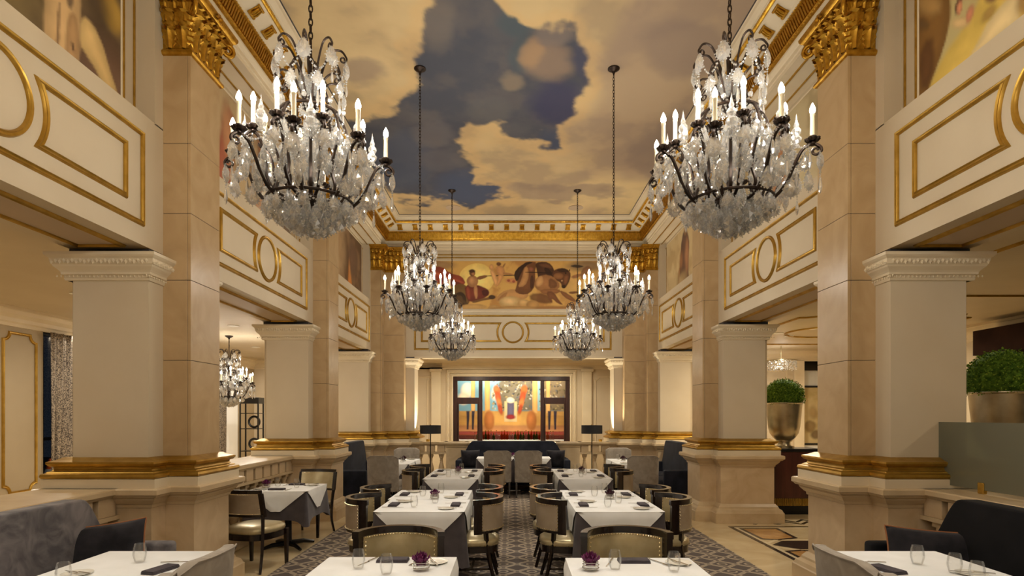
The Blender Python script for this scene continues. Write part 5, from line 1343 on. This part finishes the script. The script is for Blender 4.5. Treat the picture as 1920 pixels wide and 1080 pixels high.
# flat-backed side chair for the small table
def side_chair(x, y, rz, label):
    t = thing('side_chair', label, 'chair', (x, y, 0), R(rz))
    for c_ in barrel0.children:
        if c_.name.split('.')[0] in ('seat', 'seat_rail', 'leg'):
            if c_.name.startswith('leg') and c_.data.vertices[0].co.z > .45: continue
            d = c_.copy(); COL.objects.link(d); d.parent = t
    def slab(x0, x1, z0, z1, y0, y1, nm, mat, bow=.05, bev=.006, crown=0.0):
        rows = []
        for z, y in ((z0, y0), (z0, y1), (z1, y1), (z1, y0)):
            rows.append([(x0 + (x1 - x0) * k / 12, y - bow * (1 - ((k - 6) / 6) ** 2) - (z - .5) * .22, z + (crown * (1 - ((k - 6) / 6) ** 2) if z > .7 else 0)) for k in range(13)])
        m = MB(); m.grid(rows + [rows[0]])
        for e in (0, 12): m.add([r[e] for r in rows], [(0, 1, 2, 3)])
        put(nm, m.mesh(nm, M[mat], smooth=True, bevel=0), t)
    slab(-.26, .26, .835, .875, -.20, -.165, 'top_rail', 'wood', crown=.0)
    slab(-.24, .24, .585, .61, -.20, -.17, 'bottom_rail', 'wood')
    for q in (-1, 1): slab(q * .255 - .02, q * .255 + .02, .59, .84, -.205, -.165, 'post', 'wood', 0)
    slab(-.236, .236, .612, .836, -.184, -.160, 'back_cushion', 'leather')
    slab(-.236, .236, .612, .836, -.207, -.186, 'back_panel', 'leatherback')
    nl = MB()
    for yy in (-.158, -.209):
        for k in range(27):
            u = (k - 13) / 13
            for z in (.62, .828): nl.octa((u * .228, yy - .05 * (1 - u * u) - (z - .5) * .22, z), .006)
        for k in range(9):
            for q in (-1, 1): nl.octa((q * .228, yy - (.62 + .025 * k - .5) * .22, .62 + .026 * k), .006)
    stuff(put('nailheads', nl.mesh('nailheads', M['nail'], recalc=False), t))
    for q in (-1, 1):
        P = cat([(q * .25, -.22, .62), (q * .235, -.2, .45), (q * .225, -.2, .2), (q * .24, -.25, 0)], 5)
        put('leg', MB().tube(P, [.025 - .007 * k / (len(P) - 1) for k in range(len(P))], 4).mesh('leg', M['wood']), t)
    return t
# grey velvet chairs
def velvet_proto():
    t = thing('velvet_chair', '-', 'chair')
    rows_o, rows_i = [], []
    for j in range(9):
        v = j / 8; ro = []; ri = []
        for k in range(17):
            u = (k - 8) / 8
            top = .935 - .05 * max(0, abs(u) - .72) / .28 * 1.0
            z = .30 + (top - .30) * v
            x = u * .275 * (1 + .0 * v)
            yb = -.27 + .075 * abs(u) ** 3 - .05 * v
            ro.append((x, yb, z)); ri.append((x * .97, yb + .085 - .02 * v, z - (.004 if v == 1 else 0)))
        rows_o.append(ro); rows_i.append(ri)
    m = MB(); m.grid(rows_o); m.grid([r[::-1] for r in rows_i]); m.grid([rows_o[-1], rows_i[-1]]); m.grid([rows_o[0], rows_i[0]])
    m.grid([[r[0] for r in rows_o], [r[0] for r in rows_i]]); m.grid([[r[-1] for r in rows_o], [r[-1] for r in rows_i]])
    me = m.mesh('backrest', M['velvet'])
    bm = bmesh.new(); bm.from_mesh(me); bmesh.ops.remove_doubles(bm, verts=bm.verts, dist=.0005)
    bmesh.ops.recalc_face_normals(bm, faces=bm.faces)
    es = [e for e in bm.edges if len(e.link_faces) == 2 and e.calc_face_angle(0) > R(55)]
    bmesh.ops.bevel(bm, geom=es, offset=.014, segments=3, profile=.5, affect='EDGES'); bm.to_mesh(me); bm.free()
    me.polygons.foreach_set('use_smooth', [True] * len(me.polygons))
    put('backrest', me, t)
    put('seat', MB().box(-.265, .265, -.2, .27, .36, .48).mesh('seat', M['velvet'], bevel=.03, seg=3, smooth=True), t)
    put('apron', MB().box(-.26, .26, -.25, .265, .30, .36).mesh('apron', M['velvet'], bevel=.008), t)
    for q in (-1, 1):
        for yy, y1 in ((.235, .24), (-.24, -.29)):
            m = MB(); a, b = .02, .015
            m.hexa([(q * .235 - b, y1 - b, 0), (q * .235 + b, y1 - b, 0), (q * .235 + b, y1 + b, 0), (q * .235 - b, y1 + b, 0)], [(q * .235 - a, yy - a, .31), (q * .235 + a, yy - a, .31), (q * .235 + a, yy + a, .31), (q * .235 - a, yy + a, .31)])
            put('leg', m.mesh('leg', M['wood'], bevel=.003, seg=1), t)
    P = [(u * .278, -.325 + .075 * abs(u) ** 3, .93 - .05 * max(0, abs(u) - .72) / .28) for u in np.linspace(-1, 1, 21)]
    put('welt', MB().tube(P, .005, 5).mesh('welt', M['velvet'], smooth=True), t)
    return t
vel0 = velvet_proto(); vused = [False]
def velvet(x, y, rz, label, group, z=0.012):
    o = vel0 if not vused[0] else copy_tree(vel0)
    vused[0] = True
    o.location = (x, y, z); o.rotation_euler = (0, 0, R(rz)); o['label'] = label
    if group: o['group'] = group
    return o

# ================================================================ BANQUETTES
def banquette(loc, rz, Lg, mat, label, h=1.03, group=None):
    "back along local x (0..Lg) at y 0, seat towards +y"
    t = thing('banquette', label, 'sofa', loc, R(rz), group)
    sw_ = .34; ha = .66
    prof = [(0, .12), (0, ha)]
    for k in range(11):
        u = k / 10; prof.append((sw_ * u + .02, ha + (h - ha) * (u * u * (3 - 2 * u)) ** 1.0))
    q = [(Lg - x, z) for x, z in prof][::-1]
    poly = prof + q
    m = MB().prism(poly, lambda p, z, hh: (p, hh, z), 0, .15)
    put('backrest', m.mesh('backrest', M[mat], bevel=.028, seg=3, smooth=True, angle=60), t)
    for x0 in (0, Lg - .13):
        put('arm', MB().box(x0, x0 + .13, .13, .64, .10, ha).mesh('arm', M[mat], bevel=.03, seg=3, smooth=True), t)
    put('base', MB().box(.12, Lg - .12, .12, .60, .10, .30).mesh('base', M[mat], bevel=.01), t)
    n = 2 if Lg > 1.5 else 1
    for k in range(n):
        w_ = (Lg - .27) / n
        put('seat_cushion', MB().box(.135 + k * w_ + .004, .135 + (k + 1) * w_ - .004, .14, .63, .30, .46).mesh('seat_cushion', M[mat], bevel=.035, seg=3, smooth=True), t)
    for x_ in (.07, Lg - .07):
        for y_ in (.06, .58): put('foot', boxes('foot', 'wood', [(x_ - .025, x_ + .025, y_ - .025, y_ + .025, 0, .11)]), t)
    return t
def cushion(loc, rot, wd, ht, label, group=None, piping=True, th=.075):
    t = put('cushion', None, None, loc, rot); tag(t, label, 'cushion', group)
    def P(u, v):
        e = lambda a: math.copysign(abs(a) ** .9, a)
        pin = 1 - .07 * (1 - abs(u)) * abs(v) ** 2 - .0
        return u * wd / 2 * (1 - .06 * (1 - v * v)), v * ht / 2 * (1 - .06 * (1 - u * u))
    rows = []; n = 14
    m = MB()
    for sgn in (1, -1):
        rows = []
        for j in range(n + 1):
            v = -1 + 2 * j / n; r_ = []
            for k in range(n + 1):
                u = -1 + 2 * k / n
                x, z = P(u, v); b = th * ((1 - u ** 4) * (1 - v ** 4)) ** .6
                r_.append((x, sgn * b + .008 * math.sin(u * 5 + v * 3) * (1 - u * u) * (1 - v * v), z))
            rows.append(r_)
        m.grid(rows)
    me = m.mesh('cover', M['pillow'])
    bm = bmesh.new(); bm.from_mesh(me); bmesh.ops.remove_doubles(bm, verts=bm.verts, dist=.0008); bmesh.ops.recalc_face_normals(bm, faces=bm.faces); bm.to_mesh(me); bm.free()
    me.polygons.foreach_set('use_smooth', [True] * len(me.polygons))
    put('cover', me, t)
    if piping:
        E = []
        for k in range(16): E.append(P(-1 + k / 8, -1))
        for k in range(16): E.append(P(1, -1 + k / 8))
        for k in range(16): E.append(P(1 - k / 8, 1))
        for k in range(16): E.append(P(-1, 1 - k / 8))
        put('piping', MB().tube([(x, 0, z) for x, z in E], .006, 6, True).mesh('piping', M['piping'], smooth=True), t)
    return t

# left foreground banquette (faces +x) and its twin in near-black navy (faces -x)
banquette((-3.36, 4.66, 0), -90, 2.9, 'sofa', 'long slate grey velvet banquette with swept back before the balustrade')
cushion((-3.06, 4.30, .645), (R(-16), R(-7), R(10)), .58, .42, 'dark velvet cushion with copper piping on the slate banquette')
banquette((3.36, 1.76, 0), 90, 2.9, 'blackvelvet', 'long near-black navy velvet banquette below the frosted glass screen')
cushion((3.0, 4.30, .62), (R(-16), R(4), R(-10)), .60, .38, 'dark velvet cushion on the near-black navy banquette', None, True)
# back banquette (faces the camera, -y)
banquette((1.22, 13.36, .012), 180, 2.50, 'navy', 'long navy velvet banquette with swept ends against the parapet under the bar', 1.05)
cushion((-.98, 13.02, .68), (R(12), 0, R(8)), .42, .40, 'dark cushion at an end of the long navy banquette under the bar', 'bar banquette cushions', False)
cushion((.92, 13.02, .68), (R(12), 0, R(-8)), .42, .40, 'dark cushion at an end of the long navy banquette under the bar', 'bar banquette cushions', False)
# far side banquettes between the second and third pillars
banquette((-3.30, 12.6, 0), -90, 2.15, 'navy', 'navy velvet banquette end-on beside the far pillar, before the plain balustrade', 1.12)
banquette((3.30, 10.45, 0), 90, 2.15, 'navy', 'navy velvet banquette end-on beside the far pillar, by the small glass screen', 1.12)

# ================================================================ TABLES
def table(x0, x1, y0, y1, desc, group, drop=.24, nar=.30, udrop=.40, z=0.012, top=.735):
    cx_, cy_ = (x0 + x1) / 2, (y0 + y1) / 2; wx, wy = (x1 - x0) / 2, (y1 - y0) / 2
    t = thing('dining_table', 'square dining table ' + desc, 'table', (cx_, cy_, z), 0, group)
    put('table_top', boxes('table_top', 'wood', [(-wx + .015, wx - .015, -wy + .015, wy - .015, top - .03, top)], .004), t)
    put('column', MB().lathe([(.06, .03), (.045, .06), (.04, top - .05), (.12, top - .03), (0, top - .03)], n=14).mesh('column', M['black'], smooth=True), t)
    for k in range(4):
        a = R(45 + 90 * k)
        put('foot', MB().tube([(0, 0, .05), (.2 * math.cos(a), .2 * math.sin(a), .05), (.34 * math.cos(a), .34 * math.sin(a), .02)], [.035, .028, .018], 6).mesh('foot', M['black'], smooth=True), t)
    # charcoal under-cloth with folded corners
    per = []
    n = 18; rr = .02
    cs = [(wx - rr, -wy + rr, -90), (wx - rr, wy - rr, 0), (-wx + rr, wy - rr, 90), (-wx + rr, -wy + rr, 180)]
    for i, (px_, py_, a0) in enumerate(cs):
        for k in range(6):
            a = R(a0 + 90 * k / 5); per.append((px_ + rr * math.cos(a), py_ + rr * math.sin(a), math.cos(a), math.sin(a), 1.0))
        qx, qy, _ = cs[(i + 1) % 4]
        a = R(a0 + 90); sx_, sy_ = px_ + rr * math.cos(a), py_ + rr * math.sin(a); ex, ey = qx + rr * math.cos(a), qy + rr * math.sin(a)
        for k in range(1, n):
            u = k / n; per.append((sx_ + (ex - sx_) * u, sy_ + (ey - sy_) * u, math.cos(a), math.sin(a), abs(2 * u - 1) ** 5))
    rng = random.Random(int(abs(cx_) * 100 + cy_ * 37)); ph = rng.uniform(0, 6)
    rows = []
    for j in range(9):
        v = j / 8; r_ = []
        for i, (a, b, nx, ny, cn) in enumerate(per):
            o = .002 + .008 * v + v * (.035 * cn + .012 * math.sin(i * .9 + ph) * (.15 + .85 * cn))
            dz = udrop * v * (1 + .22 * cn)
            r_.append((a + nx * o, b + ny * o, top + .004 - max(0, dz - .004) if v else top + .004))
        rows.append(r_)
    m = MB(); m.grid(rows, True); m.add(rows[0], [tuple(range(len(per)))])
    o = put('undercloth', m.mesh('undercloth', M['greycloth'], smooth=True, recalc=False, angle=60), None, (cx_, cy_, z))
    tag(o, 'charcoal under-cloth ' + desc, 'tablecloth', 'charcoal cloths ' + (group or desc))
    # white over-cloth
    m = MB(); e = .007; zt = top + .010
    m.add([(-wx, -wy - .006, zt), (wx, -wy - .006, zt), (wx + .006, -wy, zt), (wx + .006, wy, zt), (wx, wy + .006, zt), (-wx, wy + .006, zt), (-wx - .006, wy, zt), (-wx - .006, -wy, zt)], [tuple(range(8))])
    for (ax, ay, bx, by, nx, ny) in ((-wx, -wy, wx, -wy, 0, -1), (wx, -wy, wx, wy, 1, 0), (wx, wy, -wx, wy, 0, 1), (-wx, wy, -wx, -wy, -1, 0)):
        rows = []
        for j in range(9):
            v = j / 8; r_ = []
            for k in range(15):
                u = k / 14; uu = .5 + (u - .5) * (1 - 2 * nar * v)
                o = .006 + .014 * min(1, v * 4) + .005 * v * math.sin(u * 9 + ph)
                r_.append((ax + (bx - ax) * uu + nx * o, ay + (by - ay) * uu + ny * o, zt - drop * v + .0))
            rows.append(r_)
        m.grid(rows)
    me = m.mesh('tablecloth', M['linen'], recalc=False)
    bm = bmesh.new(); bm.from_mesh(me); bmesh.ops.remove_doubles(bm, verts=bm.verts, dist=.0004); bm.to_mesh(me); bm.free()
    me.polygons.foreach_set('use_smooth', [True] * len(me.polygons)); me.set_sharp_from_angle(angle=R(65))
    o = put('tablecloth', me, None, (cx_, cy_, z))
    tag(o, 'white linen tablecloth ' + desc, 'tablecloth', 'white cloths ' + (group or desc))
    return zt + z
GLS = MB().lathe([(0, .004), (.024, .004), (.028, .008), (.037, .045), (.038, .06), (.034, .09), (.0285, .115), (.0278, .115), (.033, .09), (.0368, .06), (.0355, .045), (.026, .012), (0, .012)], n=20).mesh('stemless_glass', M['glass'], smooth=True, recalc=False)
PLT = MB().lathe([(0, 0), (.05, 0), (.052, .003), (.075, .010), (.078, .012), (.074, .013), (.05, .006), (0, .005)], n=28).mesh('bread_plate', M['porcelain'], smooth=True, recalc=False)
NAP = MB(); NAP.box(-.095, .095, -.045, .045, 0, .007); NAP.box(-.094, .094, -.042, .044, .0075, .0145); NAP.box(-.092, .092, -.04, .043, .015, .020)
NAP = NAP.mesh('napkin', M['napkin'], bevel=.003, seg=1)
FRK = MB(); FRK.hexa([(-.005, -.1, .002), (.005, -.1, .002), (.0035, .03, .004), (-.0035, .03, .004)], [(-.005, -.1, .005), (.005, -.1, .005), (.0035, .03, .007), (-.0035, .03, .007)]); FRK.hexa([(-.0035, .03, .004), (.0035, .03, .004), (.011, .055, .002), (-.011, .055, .002)], [(-.0035, .03, .007), (.0035, .03, .007), (.011, .055, .004), (-.011, .055, .004)])
for k in range(4): x_ = -.0095 + k * .0063; FRK.box(x_ - .0016, x_ + .0016, .055, .098, .003, .005)
FRK = FRK.mesh('fork', M['steel'], recalc=False)
KNF = MB(); KNF.box(-.005, .005, -.11, -.01, .001, .007); KNF.hexa([(-.009, -.01, .001), (.005, -.01, .001), (.004, .1, .001), (-.002, .1, .001)], [(-.009, -.01, .003), (.005, -.01, .003), (.004, .1, .003), (-.002, .1, .003)])
KNF = KNF.mesh('knife', M['steel'], recalc=False)
BWL = MB().lathe([(0, .003), (.035, .003), (.045, .012), (.047, .03), (.042, .05), (.038, .062), (.0365, .062), (.040, .05), (.045, .03), (.043, .014), (.033, .007), (0, .007)], n=20).mesh('bowl', M['glass'], smooth=True, recalc=False)
BND = MB()
for z, r_ in ((.018, .047), (.034, .047), (.05, .043)): BND.tube([(r_ * math.cos(k * .3142), r_ * math.sin(k * .3142), z) for k in range(20)], .0025, 5, True)
BND = BND.mesh('bowl_band', M['steel'], smooth=True, recalc=False)
def flower_mesh(mat):
    m = MB(); rn = random.Random(2)
    for ring, (nn, r_, z, tilt) in enumerate(((9, .034, .055, .9), (8, .026, .068, .5), (7, .017, .078, .25), (5, .009, .084, .1))):
        for k in range(nn):
            a = 2 * math.pi * k / nn + ring * .4 + rn.uniform(-.1, .1)
            rows = []
            for j in range(4):
                v = j / 3; rr = r_ + tilt * .022 * v; row = []
                for i in range(5):
                    u = (i - 2) / 2; an = a + u * .42 * (1 - .3 * v * v)
                    row.append((rr * math.cos(an) * (1 + .05 * math.sin(i * 3)), rr * math.sin(an), z + .03 * v - .012 * u * u * v + .004 * math.sin(i * 4 + k)))
                rows.append(row)
            m.grid(rows)
    m.lathe([(0, .03), (.03, .035), (.036, .06), (.02, .085), (0, .092)], n=12)
    return m.mesh('petals', M[mat], smooth=True, recalc=False, angle=70)
FLW = [flower_mesh('petal'), flower_mesh('petal2')]
def setitem(nm, me, x, y, z, rz, cat_, label, group):
    return tag(put(nm, me, None, (x, y, z), (0, 0, R(rz))), label, cat_, group)
def place(x, y, z, rz, desc, grp, full=True, glass=(.17, .17)):
    "one cover; the diner sits on local -y and faces +y"
    a = R(rz); ca, sa = math.cos(a), math.sin(a)
    def g(u, v): return x + u * ca - v * sa, y + u * sa + v * ca
    it = [('napkin', NAP, 0, -.02, 0, 'napkin', 'folded dark grey napkin'), ('fork', FRK, -.135, 0, 0, 'fork', 'steel fork by a napkin'), ('knife', KNF, .135, 0, 0, 'knife', 'steel table knife by a napkin')]
    if full: it += [('bread_plate', PLT, -.23, .05, 0, 'plate', 'small white bread plate'), ('butter_knife', KNF, -.225, .05, -25, 'knife', 'butter knife on a bread plate')]
    it += [('stemless_glass', GLS, glass[0], glass[1], 0, 'glass', 'empty clear stemless glass')]
    for nm, me, u, v, dr, c_, lb in it:
        X, Y_ = g(u, v)
        setitem(nm, me, X, Y_, z + (.012 if nm == 'butter_knife' else .0005), rz + dr, c_, lb + ' ' + desc, nm.replace('_', ' ') + ' ' + grp)
def bowl(x, y, z, kind, desc, grp):
    t = thing('flower_bowl', ('deep purple' if kind == 0 else 'dark plum red') + ' flower bowl ' + desc, 'flower bowl', (x, y, z), random.uniform(0, 6), grp)
    put('bowl', BWL, t); put('bowl_band', BND, t); put('flower', FLW[kind], t)
    return t

GC = 'gold leather barrel chair '
# foremost single tables
for s, (x0, x1, y0, y1) in ((-1, (-1.21, -.42, 2.9, 3.68)), (1, (.27, 1.03, 2.88, 3.66))):
    d = 'at the foremost single table'
    z = table(x0, x1, y0, y1, d, 'foremost tables', nar=.12)
    cx_ = (x0 + x1) / 2
    barrel(-.845 if s < 0 else .715, y1 + .31, 180, GC + 'facing down the hall ' + d, 'barrel chairs at foremost tables')
    nx = cx_ + .02
    setitem('napkin', NAP, nx, y1 - .10, z, 180, 'napkin', 'folded dark grey napkin ' + d, 'napkins foremost')
    setitem('knife', KNF, nx - .15, y1 - .12, z, 160, 'knife', 'steel table knife ' + d, 'knives foremost')
    setitem('fork', FRK, nx + .15, y1 - .12, z, 165 if s < 0 else 205, 'fork', 'steel fork ' + d, 'forks foremost')
    setitem('bread_plate', PLT, nx + .26, y1 - .14, z, 0, 'plate', 'small white bread plate ' + d, 'plates foremost')
    setitem('butter_knife', KNF, nx + .25, y1 - .14, z + .012, 20, 'knife', 'butter knife across the bread plate ' + d, 'butter knives foremost')
    for (u, v) in (((px(672, 1060, 3.4).x, 3.40), (px(726, 1075, 3.3).x, 3.28)) if s < 0 else ((px(1152, 1060, 3.4).x, 3.38), (px(1258, 1075, 3.4).x, 3.34))):
        setitem('stemless_glass', GLS, u, v, z, 0, 'glass', 'empty clear stemless glass ' + d, 'glasses foremost')
    bowl(px(790, 1060, 3.38).x if s < 0 else px(1107, 1060, 3.38).x, 3.37, z, 0, d, 'bowls foremost')
# table pairs on the carpet
def pair(x0, x1, y0, desc, grp, dx=0.0, kind=0, mir=1):
    L_ = .77
    for k in range(2):
        z = table(x0 + dx * k, x1 + dx * k, y0 + k * (L_ + .018), y0 + k * (L_ + .018) + L_, desc, grp, udrop=.42)
        ym = y0 + k * (L_ + .018) + L_ / 2
        for q in (-1, 1):
            xe = (x0 if q < 0 else x1) + dx * k
            place(xe - q * .13, ym - .03 * k, z, -90 if q < 0 else 90, desc, grp, True, (.13, .2))
            barrel(xe + q * .06 + (.02 if k else 0) * q, ym + (.0 if k == 0 else -.04), -90 if q < 0 else 90, GC + ('backing the centre aisle ' if abs(xe) < .8 else 'backing the pillars ') + desc, ('aisle' if abs(xe) < .8 else 'pillar') + ' side barrel chairs ' + grp)
    bowl((x0 + x1) / 2 + .04, y0 + L_ + .05, z, kind, desc, grp)
D2, D3 = 'at the middle tables with the %s flower', 'at the banquette-side tables with the %s flower'
pair(-1.34, -.51, 5.41, D2 % 'purple', 'middle pair with purple flower', -.03)
pair(.53, 1.34, 5.41, D2 % 'red', 'middle pair with red flower', -.02, 1)
pair(-1.30, -.54, 8.15, D3 % 'purple', 'banquette pair with purple flower', 0.0, 0)
pair(.60, 1.34, 8.15, D3 % 'red', 'banquette pair with red flower', .0, 1)
# foreground side tables with velvet chairs
for s in (-1, 1):
    d = ('by the slate banquette' if s < 0 else 'by the near-black banquette')
    x0, x1 = (-2.70, -1.93) if s < 0 else (1.95, 2.70)
    for k, (a, b) in enumerate(((3.06, 3.84), (2.26, 3.04))):
        z = table(x0, x1, a, b, d, 'tables ' + d, nar=.12)
    xv = 1.88 if s > 0 else -1.88
    for yv in (3.02, 2.44):
        velvet(xv, yv, 270 if s > 0 else 90, 'grey velvet chair with curved back at the table ' + d, 'velvet chairs ' + d)
    g = 'things ' + d
    pts = [(262, 1062, 3.55), (119, 1078, 3.1)] if s < 0 else [(1720, 1060, 3.5), (1790, 1072, 3.3), (1832, 1078, 3.12)]
    for (a, b, Y_) in pts:
        setitem('stemless_glass', GLS, px(a, b, Y_).x, Y_, z, 0, 'glass', 'empty clear stemless glass on the table ' + d, 'glasses ' + d)
    setitem('napkin', NAP, s * 2.08, 3.36, z, 90 + 15 * s, 'napkin', 'folded dark grey napkin on the table ' + d, 'napkins ' + d)
    setitem('knife', KNF, s * 2.08, 3.56, z, 80 * s, 'knife', 'steel knife beside the napkin on the table ' + d, 'knives ' + d)
    setitem('fork', FRK, s * 2.12, 3.2, z, 90, 'fork', 'steel fork on the table ' + d, 'forks ' + d)
    setitem('bread_plate', PLT, s * 2.5, 3.28, z, 0, 'plate', 'small white bread plate on the table ' + d, 'plates ' + d)
    setitem('butter_knife', KNF, s * 2.5, 3.28, z + .012, 70, 'knife', 'butter knife across the plate on the table ' + d, 'butter knives ' + d)
# small table by the balustrade
d = 'at the small table by the stone balustrade'
z = table(-3.22, -2.50, 6.95, 7.72, d, None, drop=.24, nar=.42, udrop=.34, z=0)
side_chair(-2.84, 6.36, -14, 'dark side chair showing its taupe back ' + d)
side_chair(-2.86, 8.12, 172, 'dark side chair showing its gold front ' + d)
place(-2.9, 7.1, z, 0, d, 'at the balustrade table'); place(-2.84, 7.56, z, 180, d, 'at the balustrade table')
bowl(-3.1, 7.25, z, 0, d, None)
# far side tables
for s in (-1, 1):
    d = 'at the far table near the ' + ('plain balustrade' if s < 0 else 'small glass screen')
    a, b = (-2.55, -1.93) if s < 0 else (1.87, 2.5)
    z = table(a, b, 10.62, 11.28, d, 'far tables ' + d, udrop=.4); table(a, b, 11.3, 11.95, d, 'far tables ' + d, udrop=.4)
    cx_ = -2.30 if s < 0 else 2.22
    velvet(cx_, 10.42, 0, 'grey velvet chair showing its flat back ' + d, None)
    velvet(cx_, 12.3, 180, 'grey velvet chair facing the room ' + d, None)
    place(cx_ + .02, 10.78, z, 0, d, d); place(cx_, 11.8, z, 180, d, d)
    bowl((a + b) / 2 - s * .1, 11.3, z, 1, d, None)
# centre table before the long banquette
d = 'at the centre table before the long navy banquette'
z = table(-.78, -.02, 12.0, 12.62, d, 'centre tables', udrop=.4); table(.02, .74, 12.0, 12.62, d, 'centre tables', udrop=.4)
for x in (-.34, .27):
    velvet(x, 11.86, 0, 'grey velvet chair ' + d, 'centre velvet chairs')
    place(x, 12.14, z, 0, d, 'centre table', False); place(x, 12.48, z, 180, d, 'centre table', False)
bowl(-.03, 12.3, z, 0, d, None)
